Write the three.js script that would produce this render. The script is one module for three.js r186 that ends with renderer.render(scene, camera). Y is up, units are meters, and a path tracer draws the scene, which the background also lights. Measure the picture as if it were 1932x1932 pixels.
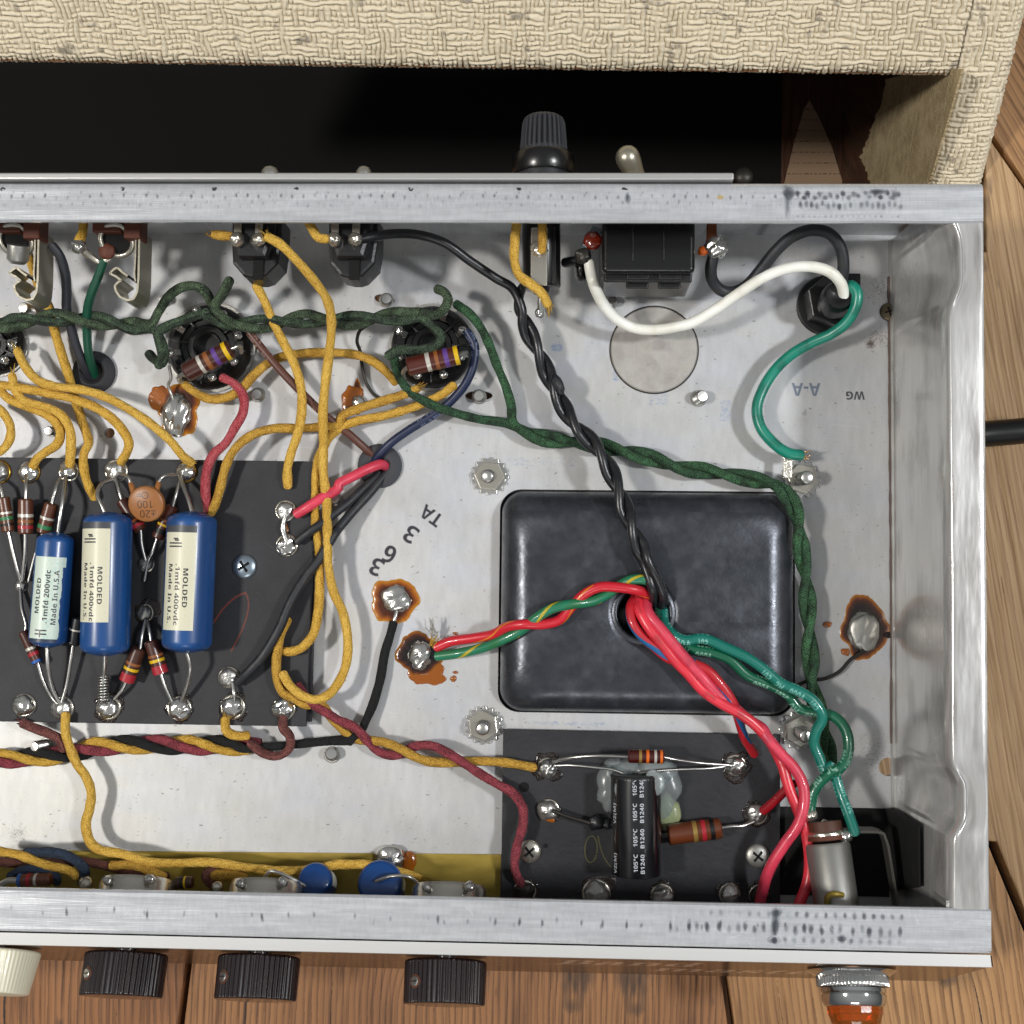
import * as THREE from 'three';
import { mergeGeometries, mergeVertices, toCreasedNormals } from 'three/addons/utils/BufferGeometryUtils.js';
import { RoundedBoxGeometry } from 'three/addons/geometries/RoundedBoxGeometry.js';
import { RectAreaLightUniformsLib } from 'three/addons/lights/RectAreaLightUniformsLib.js';

// ---------------------------------------------------------------- camera, light, exposure
// Everything is laid out in units of 1/6 mm and turned into metres at the very end.
const S = 1 / 6000;
const V = (x, y, z) => new THREE.Vector3(x, y, z);
const scene = new THREE.Scene();
const camera = new THREE.PerspectiveCamera(45, 1, 0.02, 20);
const EYE = V(85.1, 2328, 124.8);
camera.position.copy(EYE); camera.up.set(0, 0, -1); camera.lookAt(0, 0, 0); camera.rotateZ(0.012);
camera.updateMatrixWorld(true); camera.updateProjectionMatrix();

RectAreaLightUniformsLib.init();
{ // the dim room: brighter ceiling, darker towards the floor
  const h = 64, d = new Float32Array(4 * h * 4);
  for (let y = 0; y < h; y++) { const e = (y + 0.5) / h * 2 - 1, v = e < 0 ? 0.085 : 0.085 + 0.22 * Math.min(1, e * 1.5); for (let x = 0; x < 4; x++) d.set([v * 0.95, v * 0.975, v, 1], (y * 4 + x) * 4); }
  const t = new THREE.DataTexture(d, 4, h, THREE.RGBAFormat, THREE.FloatType); t.mapping = THREE.EquirectangularReflectionMapping; t.magFilter = t.minFilter = THREE.LinearFilter; t.needsUpdate = true;
  scene.background = scene.environment = t;
}
const areaLights = [];
function lamp(name, x, y, z, w, h, intensity, color) {
  const l = new THREE.RectAreaLight(color, intensity, w * S, h * S);
  l.name = name; l.position.set(x, y, z); l.lookAt(0, 0, 100); scene.add(l); areaLights.push(l); return l;
}
lamp('room_lamp', -5100, 7300, 350, 760, 760, 215, new THREE.Color(1, 0.955, 0.89));
lamp('room_lamp_001', 5500, 7100, -350, 760, 760, 205, new THREE.Color(0.97, 0.985, 1.0));

lamp('room_lamp_002', 200, 5600, 7000, 2600, 1400, 7, new THREE.Color(1, 0.98, 0.95));  // added front light for glints on chrome and knobs, no known source

const renderer = new THREE.WebGLRenderer({ antialias: true });
renderer.toneMapping = THREE.LinearToneMapping;
renderer.toneMappingExposure = 1.1;
renderer.shadowMap.enabled = true;

// ---------------------------------------------------------------- placing by sight lines
function ray(px, py) {
  return V(px / 966 - 1, 1 - py / 966, 0.5).unproject(camera).sub(EYE).normalize();
}
function P(px, py, h = 0) { const d = ray(px, py); return d.multiplyScalar((h - EYE.y) / d.y).add(EYE); }
function onPlane(px, py, n, c) { const d = ray(px, py); return d.multiplyScalar((c - n.dot(EYE)) / n.dot(d)).add(EYE); }
const K = 0.33068;
const TILE = { A: [0, 0], B: [638.9, 0], C: [1277.8, 0], D: [0, 383.3], E: [638.9, 383.3], F: [1277.8, 383.3], G: [0, 830.6], H: [638.9, 830.6], I: [1277.8, 830.6], J: [0, 1293.1], K: [638.9, 1293.1], L: [1293.1, 1293.1], O: [0, 0] };
const px = (t, x, y) => (t === 'O' ? [x, y] : [TILE[t][0] + x * K, TILE[t][1] + y * K]);
const T = (t, x, y, h = 0) => P(...px(t, x, y), h);
function path(...groups) {                         // path('D', [x, y, h, ...], 'E', [...])
  const out = [];
  for (let i = 0; i < groups.length; i += 2) { const a = groups[i + 1]; for (let k = 0; k < a.length; k += 3) out.push(T(groups[i], a[k], a[k + 1], a[k + 2])); }
  return out;
}

// ---------------------------------------------------------------- random, noise
let seedN = 7;
function rnd() { seedN = (seedN + 0x6d2b79f5) | 0; let t = Math.imul(seedN ^ (seedN >>> 15), 1 | seedN); t = (t + Math.imul(t ^ (t >>> 7), 61 | t)) ^ t; return ((t ^ (t >>> 14)) >>> 0) / 4294967296; }
const rr = (a, b) => a + (b - a) * rnd();
function hash(x, y) { let h = Math.imul(x | 0, 374761393) + Math.imul(y | 0, 668265263); h = Math.imul(h ^ (h >>> 13), 1274126177); return ((h ^ (h >>> 16)) >>> 0) / 4294967296; }
function noise(x, y) {
  const i = Math.floor(x), j = Math.floor(y), u = x - i, v = y - j, a = u * u * (3 - 2 * u), b = v * v * (3 - 2 * v);
  const p = hash(i, j), q = hash(i + 1, j), r = hash(i, j + 1), s = hash(i + 1, j + 1);
  return p + (q - p) * a + (r - p) * b + (p - q - r + s) * a * b;
}
const fbm = (x, y, n = 4) => { let s = 0, a = 0.5, t = 0; for (let i = 0; i < n; i++) { s += a * noise(x, y); t += a; a *= 0.5; x = x * 2.03 + 17; y = y * 2.03 + 5; } return s / t; };
const n3 = (x, y, z) => (noise(x + 3.1 * z, y) + noise(y + 7.7, z + 2.3 * x) + noise(z - 4.4, x + 1.7 * y)) / 3;

// ---------------------------------------------------------------- textures
function canvasTex(w, h, draw, srgb = true) {
  const c = document.createElement('canvas'); c.width = w; c.height = h; const g = c.getContext('2d'); draw(g, w, h);
  const t = new THREE.CanvasTexture(c); if (srgb) t.colorSpace = THREE.SRGBColorSpace; t.anisotropy = 8; t.wrapS = t.wrapT = THREE.RepeatWrapping; return t;
}
function dataTex(w, h, f, srgb = false) {
  const d = new Uint8Array(w * h * 4);
  for (let y = 0; y < h; y++) for (let x = 0; x < w; x++) { const v = f(x, y), o = (y * w + x) * 4; const c = Array.isArray(v) ? v : [v, v, v]; for (let k = 0; k < 3; k++) d[o + k] = Math.max(0, Math.min(255, c[k] * 255)); d[o + 3] = 255; }
  const t = new THREE.DataTexture(d, w, h); t.magFilter = t.minFilter = THREE.LinearFilter; t.wrapS = t.wrapT = THREE.RepeatWrapping; if (srgb) t.colorSpace = THREE.SRGBColorSpace; t.needsUpdate = true; return t;
}
const tiled = (f, w, h) => (x, y) => { const a = x / w, b = y / h; return f(x, y) * (1 - a) * (1 - b) + f(x - w, y) * a * (1 - b) + f(x, y - h) * (1 - a) * b + f(x - w, y - h) * a * b; };
const hex = (c) => { const k = new THREE.Color(c); k.convertLinearToSRGB(); return [k.r, k.g, k.b]; };
const mixc = (a, b, t) => a.map((v, i) => v + (b[i] - v) * t);
const std = (color, roughness, metalness = 0, o = {}) => new THREE.MeshStandardMaterial({ color, roughness, metalness, ...o });
const phy = (color, roughness, metalness = 0, o = {}) => new THREE.MeshPhysicalMaterial({ color, roughness, metalness, ...o });

// fine mottling shared by metals: used as roughness map and bump
const mottle = dataTex(256, 256, tiled((x, y) => 0.55 + 0.75 * (fbm(x / 22, y / 22, 5) - 0.5), 256, 256));
const grit = dataTex(256, 256, tiled((x, y) => fbm(x / 5, y / 5, 3), 256, 256));
const braid = dataTex(128, 64, (x, y) => {
  const u = x / 128 * 8, v = y / 64 * 6, a = Math.abs(((u + v) % 1) - 0.5) * 2, b = Math.abs(((u - v + 16) % 1) - 0.5) * 2;
  const over = (Math.floor(u + v) + Math.floor(u - v + 16)) % 2 ? a : b; return 0.25 + 0.6 * (1 - over * over) + 0.2 * (hash(x, y) - 0.5);
});
function clothTex(base, dark, amount, seed) {
  const A = hex(base), B = hex(dark);
  return dataTex(512, 64, (x, y) => {
    const u = x / 512 * 32, v = y / 64 * 6, a = Math.abs(((u + v) % 1) - 0.5) * 2, b = Math.abs(((u - v + 96) % 1) - 0.5) * 2;
    const over = (Math.floor(u + v) + Math.floor(u - v + 96)) % 2 ? a : b;
    const big = fbm(x / 60 + seed, y / 40, 3), fine = Math.max(0, (noise(x / 5 + seed * 31, y / 3.5) - 0.35) * 1.8);
    return mixc(A, B, Math.min(1, Math.max(0, amount * (0.35 * over + 0.9 * fine * over + 0.9 * (big - 0.35)))));
  }, true);
}
function cloth(base, dark, amount, seed) { return std('#ffffff', 0.95, 0, { map: clothTex(base, dark, amount, seed), bumpMap: braid, bumpScale: 0.0004 }); }
function printedTex(base, ink, text, size = 30) {
  return canvasTex(512, 64, (g, w, h) => {
    g.fillStyle = base; g.fillRect(0, 0, w, h); g.fillStyle = ink; g.font = 'bold ' + size + 'px sans-serif'; g.globalAlpha = 0.55;
    for (const y of [2, 34]) g.fillText(text, 14, y + 24, w - 20);
    g.globalAlpha = 0.12; g.fillStyle = '#000'; for (let i = 0; i < 60; i++) g.fillRect(rr(0, w), rr(0, h), rr(2, 12), 1.5);
  });
}

function jacket(base, seed, dirt = '#2a241c', amount = 0.5) {     // plastic insulation: slight colour drift, dust and grime
  const A = hex(base), D = hex(dirt), L = A.map((v) => Math.min(1, v * 1.12 + 0.03));
  return dataTex(512, 64, (x, y) => { const g = fbm(x / 50 + seed, y / 26 + seed, 4), s = noise(x / 3 + seed, y / 3), k = Math.max(0, g - 0.52) * 2.2 * amount + (s > 0.86 ? 0.25 * amount : 0); return mixc(mixc(A, L, noise(x / 90 + seed, 2)), D, Math.min(0.7, k)); }, true);
}
// metals and plastics
const M = {
  steel: std('#c4c3bf', 0.3, 0.95, { roughnessMap: null, bumpMap: grit, bumpScale: 0.00003 }),
  dull: std('#a5a49f', 0.42, 0.85, { bumpMap: grit, bumpScale: 0.00005 }),
  solder: std('#d2d1cc', 0.2, 0.95, { bumpMap: mottle, bumpScale: 0.00012 }),
  solderDull: std('#b9b8b4', 0.34, 0.9, { bumpMap: mottle, bumpScale: 0.0002 }),
  lead: std('#bdbcb8', 0.3, 0.95),
  darklead: std('#3a3733', 0.45, 0.6),
  nickel: std('#cfcabd', 0.25, 0.9, { bumpMap: grit, bumpScale: 0.00003 }),
  spring: std('#b5b09f', 0.34, 0.85, { bumpMap: grit, bumpScale: 0.00005 }),
  chrome: std('#d8d8d6', 0.08, 1),
  brass: std('#ffffff', 0.42, 0.3, { map: dataTex(256, 128, (x, y) => mixc(hex('#b39c48'), hex('#8f7a30'), fbm(x / 30, y / 12, 5)), true) }),
  hole: std('#050505', 0.9),
  bakelite: phy('#0a0a0b', 0.28, 0, { bumpMap: grit, bumpScale: 0.00004, clearcoat: 0.3, clearcoatRoughness: 0.25 }),
  bakeGrey: phy('#17181b', 0.38, 0, { bumpMap: grit, bumpScale: 0.00006 }),
  rubber: std('#232429', 0.68, 0, { bumpMap: grit, bumpScale: 0.0001 }),
  fiber: std('#5a2c1a', 0.6, 0, { bumpMap: grit, bumpScale: 0.0001 }),
  yellow: cloth('#d8ae4c', '#8a6014', 0.6, 1), yellow2: cloth('#cba144', '#7c5414', 0.65, 4), yellow3: cloth('#dfb755', '#946818', 0.55, 8),
  greenCloth: cloth('#586c50', '#10150f', 1.0, 2), greenCloth2: cloth('#4c624a', '#0e120e', 1.05, 5), greenCloth3: cloth('#3f6c47', '#0e150e', 1.0, 15), greenCloth4: cloth('#386041', '#0c130d', 1.05, 17),
  maroon: cloth('#a04650', '#4a1a20', 0.9, 3), maroon2: cloth('#84504a', '#3c1e1c', 0.9, 6), red2: cloth('#bc6064', '#8a2630', 1.0, 9),
  blackCloth: cloth('#1c1d1e', '#070707', 0.7, 7), blueCloth: cloth('#2d3c52', '#121822', 0.8, 10), brownCloth: cloth('#6a4036', '#3a2018', 0.6, 12),
  black: phy('#ffffff', 0.34, 0, { map: jacket('#15161a', 11, '#4a4438', 0.35), clearcoat: 0.25, clearcoatRoughness: 0.3, bumpMap: grit, bumpScale: 0.00003 }),
  blackMatte: phy('#ffffff', 0.5, 0, { map: jacket('#1b1d22', 13, '#55503f', 0.4), bumpMap: grit, bumpScale: 0.00005 }),
  white: phy('#ffffff', 0.42, 0, { map: jacket('#e6e5d9', 3, '#a3946c', 0.16), clearcoat: 0.1 }),
  green: phy('#ffffff', 0.36, 0, { map: jacket('#0b7460', 5, '#063a30', 0.5), clearcoat: 0.3, clearcoatRoughness: 0.3 }),
  greenPrint: phy('#ffffff', 0.33, 0, { map: printedTex('#0d5b41', '#cfe3d6', '600V   105C   UA   600V'), clearcoat: 0.3 }),
  tealPrint: phy('#ffffff', 0.33, 0, { map: printedTex('#0c6f61', '#bfe0d6', '105   SA   600V   105'), clearcoat: 0.3 }),
  greenYellow: phy('#ffffff', 0.36, 0, { map: dataTex(256, 64, (x, y) => (Math.abs(((x / 256 * 1.3 + y / 64) % 1) - 0.5) < 0.05 ? hex('#b5a021') : mixc(hex('#1c7a62'), hex('#2c6b3b'), fbm(x / 30, y / 30, 3))), true), clearcoat: 0.3 }),
  red: phy('#ffffff', 0.36, 0, { map: jacket('#cf2f3e', 7, '#6b1a1c', 0.6), clearcoat: 0.3, clearcoatRoughness: 0.25 }),
  redYellow: phy('#ffffff', 0.36, 0, { map: dataTex(256, 64, (x, y) => (Math.abs(((x / 256 * 0.7 + y / 64) % 1) - 0.5) < 0.03 ? hex('#d07a20') : hex('#c8202f')), true), clearcoat: 0.3 }),
  redBlue: phy('#ffffff', 0.36, 0, { map: dataTex(256, 64, (x, y) => (Math.abs(((x / 256 * 0.6 + y / 64) % 1) - 0.5) < 0.09 ? hex('#1f5f94') : hex('#b8202c')), true), clearcoat: 0.3 }),
  pink: phy('#ffffff', 0.4, 0, { map: jacket('#cb3a50', 9, '#7a2030', 0.5), clearcoat: 0.2 }),
  brown: phy('#ffffff', 0.42, 0, { map: printedTex('#5b392f', '#c9b6a8', '105 C     oo n') }),
  navy: phy('#ffffff', 0.42, 0, { map: printedTex('#1b2644', '#aab3c6', '105 C   UL') }),
  greyWire: phy('#2b2c33', 0.5), darkGreen: phy('#134a37', 0.4),
  amber: phy('#b0620f', 0.2, 0, { transmission: 0.35, clearcoat: 0.7, clearcoatRoughness: 0.12, bumpMap: mottle, bumpScale: 0.0002 }),
  burnt: phy('#1a0b05', 0.25, 0, { clearcoat: 0.5, bumpMap: grit, bumpScale: 0.0005 }),
};

// ---------------------------------------------------------------- building helpers
const used = {};
function numbered(n) { const k = used[n] = (used[n] ?? -1) + 1; return k ? n + '_' + String(k).padStart(3, '0') : n; }
function tag(o, label, category, group) { o.userData.label = label; o.userData.category = category; if (group) o.userData.group = group; return o; }
function thing(name, label, category, group) { const o = new THREE.Group(); o.name = numbered(name); scene.add(o); return tag(o, label, category, group); }
const merge = (gs) => { gs = [].concat(gs).map((g) => { const q = g.index ? g.toNonIndexed() : g; for (const k of Object.keys(q.attributes)) if (!['position', 'normal', 'uv'].includes(k)) q.deleteAttribute(k); if (!q.attributes.uv) q.setAttribute('uv', new THREE.BufferAttribute(new Float32Array(q.attributes.position.count * 2), 2)); return q; }); return gs.length === 1 ? gs[0] : mergeGeometries(gs); };
function part(name, geos, mat, parent, label) {
  const m = new THREE.Mesh(merge(geos), mat); m.name = name; m.castShadow = m.receiveShadow = true; parent.add(m); if (label) m.userData.label = label; return m;
}
function solo(name, geos, mat, label, category, group) { const m = part(numbered(name), geos, mat, scene); return tag(m, label, category, group); }

function frame(A, B, upHint = V(0, 1, 0)) {        // local x = right, y = up, z from A to B
  const a = B.clone().sub(A), L = a.length(); a.normalize();
  const up = upHint.clone().addScaledVector(a, -upHint.dot(a)); if (up.length() < 1e-3) up.set(0, 0, -1).addScaledVector(a, a.z); up.normalize();
  const right = up.clone().cross(a);
  return { a, up, right, L, m: new THREE.Matrix4().makeBasis(right, up, a).setPosition(A), at: (x, y, z) => A.clone().addScaledVector(right, x).addScaledVector(up, y).addScaledVector(a, z) };
}
const lathe = (pts, seg = 28) => { const g = new THREE.LatheGeometry(pts.map(([r, z]) => new THREE.Vector2(Math.max(r, 1e-4), z)), seg); g.rotateX(Math.PI / 2); return toCreasedNormals(g, 0.75); };
const cylZ = (r, z0, z1, seg = 24, bev = 0) => lathe(bev ? [[0, z0], [r - bev, z0], [r, z0 + bev], [r, z1 - bev], [r - bev, z1], [0, z1]] : [[0, z0], [r, z0], [r, z0], [r, z1], [r, z1], [0, z1]], seg);
const rbox = (x0, x1, y0, y1, z0, z1, r = 2) => { const g = new RoundedBoxGeometry(x1 - x0, y1 - y0, z1 - z0, 2, Math.min(r, (x1 - x0) / 2.1, (y1 - y0) / 2.1, (z1 - z0) / 2.1)); g.translate((x0 + x1) / 2, (y0 + y1) / 2, (z0 + z1) / 2); return g; };
const lift = (p, h) => p.clone().setY(p.y + h);

function tube(pts, r, o = {}) {
  const curve = new THREE.CatmullRomCurve3(pts, false, 'centripetal'), L = curve.getLength(), n = Math.max(6, Math.ceil(L / (o.step ?? 4.5))), R = o.radial ?? 10, wob = o.wobble ?? 0, cap = o.flat ? 0 : 3;
  const C = curve.getSpacedPoints(n), pos = [], nor = [], uv = [], idx = [], seed = rnd() * 100;
  let t = C[1].clone().sub(C[0]).normalize(), u = Math.abs(t.y) > 0.9 ? V(1, 0, 0) : V(0, 1, 0); u.addScaledVector(t, -u.dot(t)).normalize();
  const rows = [];
  for (let i = 0; i <= n; i++) {
    const d = C[Math.min(n, i + 1)].clone().sub(C[Math.max(0, i - 1)]).normalize(); u.addScaledVector(d, -u.dot(d)).normalize();
    const v = d.clone().cross(u), k = r * (o.taper ? o.taper(i / n) : 1) * (1 + wob * (noise(i * 0.22 + seed, 3) - 0.5) * 2);
    if (i === 0) for (let c = cap; c > 0; c--) { const a = c / (cap + 0.35) * Math.PI / 2; rows.push([C[0].clone().addScaledVector(d, -k * Math.sin(a) * 0.7), u.clone(), v.clone(), k * Math.cos(a), 0, d.clone()]); }
    rows.push([C[i], u.clone(), v.clone(), k, i / n * L, d.clone()]);
    if (i === n) for (let c = 1; c <= cap; c++) { const a = c / (cap + 0.35) * Math.PI / 2; rows.push([C[n].clone().addScaledVector(d, k * Math.sin(a) * 0.7), u.clone(), v.clone(), k * Math.cos(a), L, d.clone()]); }
  }
  const m = rows.length;
  rows.forEach(([c, a, b, k, s], i) => {
    for (let j = 0; j <= R; j++) {
      const w = j / R * 2 * Math.PI, kk = k * (1 + wob * 0.6 * (noise(i * 0.6 + seed, (j % R) * 1.7) - 0.5)), x = Math.cos(w), y = Math.sin(w);
      pos.push(c.x + (a.x * x + b.x * y) * kk, c.y + (a.y * x + b.y * y) * kk, c.z + (a.z * x + b.z * y) * kk);
      nor.push(a.x * x + b.x * y, a.y * x + b.y * y, a.z * x + b.z * y); uv.push(s / (o.uvLen ?? 160), j / R);
    }
  });
  for (let i = 0; i < m - 1; i++) for (let j = 0; j < R; j++) { const p = i * (R + 1) + j, q = p + R + 1; idx.push(p, p + 1, q, q, p + 1, q + 1); }
  for (const [base, flip] of [[0, 1], [(m - 1) * (R + 1), 0]]) for (let j = 1; j < R - 1; j++) flip ? idx.push(base, base + j + 1, base + j) : idx.push(base, base + j, base + j + 1);
  const g = new THREE.BufferGeometry(); g.setAttribute('position', new THREE.Float32BufferAttribute(pos, 3)); g.setAttribute('normal', new THREE.Float32BufferAttribute(nor, 3)); g.setAttribute('uv', new THREE.Float32BufferAttribute(uv, 2)); g.setIndex(idx);
  return g;
}
function fray(at, dir, r, n = 7, len = 16) {       // loose threads at a cut cloth end
  const gs = []; for (let i = 0; i < n; i++) { const d = dir.clone().normalize().add(V(rr(-0.6, 0.6), rr(-0.4, 0.5), rr(-0.6, 0.6))); const s = at.clone().add(V(rr(-r, r) * 0.6, rr(-r, r) * 0.5, rr(-r, r) * 0.6)); gs.push(tube([s, s.clone().addScaledVector(d, len * 0.5), s.clone().addScaledVector(d, len * rr(0.6, 1.1)).add(V(rr(-3, 3), rr(-3, 3), rr(-3, 3)))], r * 0.24, { radial: 5, step: 4, taper: (t) => 1 - 0.7 * t })); }
  return gs;
}
const fuzz = { wobble: 0.09 };
function wire(name, label, pts, r, mat, o = {}) {
  const gs = [tube(pts, r, { ...(o.cloth ? fuzz : {}), ...o })], n = pts.length;
  if (o.frayEnd) gs.push(...fray(pts[n - 1], pts[n - 1].clone().sub(pts[n - 2]), r));
  if (o.frayStart) gs.push(...fray(pts[0], pts[0].clone().sub(pts[1]), r));
  return solo(name, gs, mat, label, 'wire', o.group);
}
function strands(center, n, R, period, phase = 0, dense = 26) {   // helical strand paths round a centre line
  const c = new THREE.CatmullRomCurve3(center, false, 'centripetal'), L = c.getLength(), k = Math.ceil(L / dense), out = Array.from({ length: n }, () => []);
  for (let i = 0; i <= k; i++) {
    const p = c.getPointAt(i / k), t = c.getTangentAt(i / k), side = V(0, 1, 0).cross(t).normalize(), up = t.clone().cross(side).normalize();
    for (let s = 0; s < n; s++) { const a = phase + s / n * 2 * Math.PI + i / k * L / period * 2 * Math.PI; out[s].push(p.clone().addScaledVector(side, R * Math.cos(a)).addScaledVector(up, R * Math.sin(a))); }
  }
  return out;
}
function blobGeo(r, flat, seed, rough = 0.18, seg = 22) {
  const g = mergeVertices(new THREE.SphereGeometry(r, seg, seg >> 1).deleteAttribute('uv').deleteAttribute('normal')), p = g.attributes.position, v = V(0, 0, 0);
  for (let i = 0; i < p.count; i++) { v.fromBufferAttribute(p, i); const d = v.clone().divideScalar(r), k = 1 + rough * 2 * (n3(d.x * 1.6 + seed, d.y * 1.6 + seed * 2, d.z * 1.6) - 0.5) + rough * 0.5 * (n3(d.x * 5 + seed, d.y * 5, d.z * 5 + seed) - 0.5); v.multiplyScalar(k); p.setXYZ(i, v.x, v.y * flat, v.z); }
  g.computeVertexNormals();
  const uv = []; for (let i = 0; i < p.count; i++) uv.push(p.getX(i) / 60, p.getZ(i) / 60); g.setAttribute('uv', new THREE.Float32BufferAttribute(uv, 2));
  return g;
}
function splat(rx, rz, seed, thick, n = 64, jag = 0.28) {     // a thin irregular puddle
  const pos = [], idx = [], uv = [], rings = [[0, 1], [0.5, 1], [0.85, 0.85], [0.97, 0.45], [1, 0]];
  rings.forEach(([q, h]) => { for (let j = 0; j < n; j++) { const a = j / n * 2 * Math.PI, k = 1 + jag * (fbm(Math.cos(a) * 1.6 + seed, Math.sin(a) * 1.6 + seed, 2) - 0.5) * 2 + jag * 0.14 * (noise(j * 0.9, seed) - 0.5); pos.push(Math.cos(a) * rx * k * q, thick * h, Math.sin(a) * rz * k * q); uv.push(0.5 + 0.49 * q * Math.cos(a), 0.5 + 0.49 * q * Math.sin(a)); } });
  for (let i = 0; i < rings.length - 1; i++) for (let j = 0; j < n; j++) { const a = i * n + j, b = i * n + (j + 1) % n; idx.push(a, b, a + n, b, b + n, a + n); }
  const g = new THREE.BufferGeometry(); g.setAttribute('position', new THREE.Float32BufferAttribute(pos, 3)); g.setAttribute('uv', new THREE.Float32BufferAttribute(uv, 2)); g.setIndex(idx); g.computeVertexNormals(); return g;
}
function loft(rings, closedTop = false) {
  const n = rings[0].length, pos = [], idx = [], uv = [];
  rings.forEach((r, i) => r.forEach((p, j) => { pos.push(p.x, p.y, p.z); uv.push(p.x / 200, p.z / 200); }));
  for (let i = 0; i < rings.length - 1; i++) for (let j = 0; j < n; j++) { const a = i * n + j, b = i * n + (j + 1) % n; idx.push(a, b, a + n, b, b + n, a + n); }
  const g = new THREE.BufferGeometry(); g.setAttribute('position', new THREE.Float32BufferAttribute(pos, 3)); g.setAttribute('uv', new THREE.Float32BufferAttribute(uv, 2)); g.setIndex(idx); g.computeVertexNormals(); return g;
}
function grid(nu, nv, f, uvf) {                    // f(i/nu, j/nv) -> Vector3
  const pos = [], idx = [], uv = [];
  for (let i = 0; i <= nu; i++) for (let j = 0; j <= nv; j++) { const p = f(i / nu, j / nv); pos.push(p.x, p.y, p.z); const q = uvf ? uvf(i / nu, j / nv, p) : [i / nu, j / nv]; uv.push(q[0], q[1]); }
  for (let i = 0; i < nu; i++) for (let j = 0; j < nv; j++) { const a = i * (nv + 1) + j, b = a + nv + 1; idx.push(a, a + 1, b, b, a + 1, b + 1); }
  const g = new THREE.BufferGeometry(); g.setAttribute('position', new THREE.Float32BufferAttribute(pos, 3)); g.setAttribute('uv', new THREE.Float32BufferAttribute(uv, 2)); g.setIndex(idx); g.computeVertexNormals(); return g;
}
function slab(outline, y0, y1, holes = [], bevel = 0) {        // outline, holes: arrays of [x, z]; extruded upwards
  const s = new THREE.Shape(outline.map(([x, z]) => new THREE.Vector2(x, -z)));
  for (const h of holes) s.holes.push(new THREE.Path(h.map(([x, z]) => new THREE.Vector2(x, -z))));
  const g = new THREE.ExtrudeGeometry(s, { depth: y1 - y0 - 2 * bevel, bevelEnabled: bevel > 0, bevelThickness: bevel, bevelSize: bevel, bevelOffset: -bevel, bevelSegments: 2, curveSegments: 12 });
  g.rotateX(-Math.PI / 2); g.translate(0, y0 + bevel, 0); { const uv = g.attributes.uv; for (let i = 0; i < uv.count; i++) uv.setXY(i, uv.getX(i) / 120, uv.getY(i) / 120); } return g;
}
const ringPts = (c, r, n = 40, rz = r) => Array.from({ length: n }, (_, i) => [c.x + r * Math.cos(i / n * 2 * Math.PI), c.z + rz * Math.sin(i / n * 2 * Math.PI)]);
function uvXZ(g, x0, z0, w, d) { const p = g.attributes.position, uv = []; for (let i = 0; i < p.count; i++) uv.push((p.getX(i) - x0) / w, 1 - (p.getZ(i) - z0) / d); g.setAttribute('uv', new THREE.Float32BufferAttribute(uv, 2)); return g; }
// ---------------------------------------------------------------- the wooden floor
const FLOOR_Y = -860;
function woodTex(light, dark, line, seed, density) {
  const A = hex(light), B = hex(dark), C = hex(line), D = C.map((v) => v * 0.35), cracks = [0.17, 0.43, 0.71, 0.9].map((x, i) => [x + 0.08 * Math.sin(seed * 3 + i), 0.2 + 0.6 * hash(seed, i), 0.1 + 0.25 * hash(i, seed)]);
  return dataTex(1024, 1024, (x, y) => {
    const X = x / 1024, Y = y / 1024;
    let warp = 0.045 * fbm(X * 2.5 + seed, Y * 3, 3) + 0.006 * noise(X * 30, Y * 30 + seed), knot = 0;
    for (const [kx, ky, kr] of [[0.62, 0.3, 0.035], [0.28, 0.74, 0.026]]) { const dx = (X - kx) / kr, dy = (Y - ky) / kr * 1.5, r2 = dx * dx + dy * dy; warp += 0.035 * dx * Math.exp(-r2 * 0.22); knot += Math.exp(-r2 * 1.6); }
    const g = ((X + warp) * density + 0.8 * fbm(X * 9, Y * 2.5 + seed, 3)) % 1, late = Math.pow(g, 3.5) * (0.35 + 0.65 * noise(X * 60, Y * 9 + seed));
    const fine = fbm(X * 260 + seed, Y * 18, 2), patch = fbm(X * 4 + seed * 2, Y * 4, 4);
    let c = mixc(A, B, Math.min(1, Math.max(0, 1.7 * (patch - 0.3))));
    c = mixc(c, C, Math.min(0.9, late * 0.75 + Math.max(0, 0.5 - fine) * 1.3 + knot * 0.75));
    for (const [cx, cy, cl] of cracks) { const q = Math.abs(Y - cy) / cl; if (q < 1 && Math.abs(X + warp - cx - 0.045 * 0.5 + 0.004 * (noise(Y * 40, cx * 9) - 0.5)) < 0.0022 * (1 - q)) c = mixc(c, D, 0.85); }
    const dirt = fbm(X * 12 + 40 + seed, Y * 12, 4); if (dirt > 0.72) c = mixc(c, [0.13, 0.1, 0.09], Math.min(0.55, (dirt - 0.72) * 6));
    return c;
  }, true);
}
const woodBump = dataTex(512, 1024, (x, y) => { const X = x / 512, Y = y / 1024; return 0.3 + 0.5 * fbm(X * 120, Y * 10, 3) + 0.25 * fbm(X * 14, Y * 3, 3); });
const woods = [woodTex('#95663e', '#6e4527', '#3a2110', 1, 64), woodTex('#966a42', '#744b2c', '#3e2412', 5, 72), woodTex('#ad8356', '#8d653e', '#55371d', 9, 60), woodTex('#b99870', '#a38159', '#755433', 13, 48)].map((t) => { t.wrapS = t.wrapT = THREE.MirroredRepeatWrapping; return std('#ffffff', 0.62, 0, { map: t, bumpMap: woodBump, bumpScale: 0.0012 }); });
const floorThing = new THREE.Group(); floorThing.name = 'floor'; floorThing.userData.kind = 'structure'; scene.add(floorThing);
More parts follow.
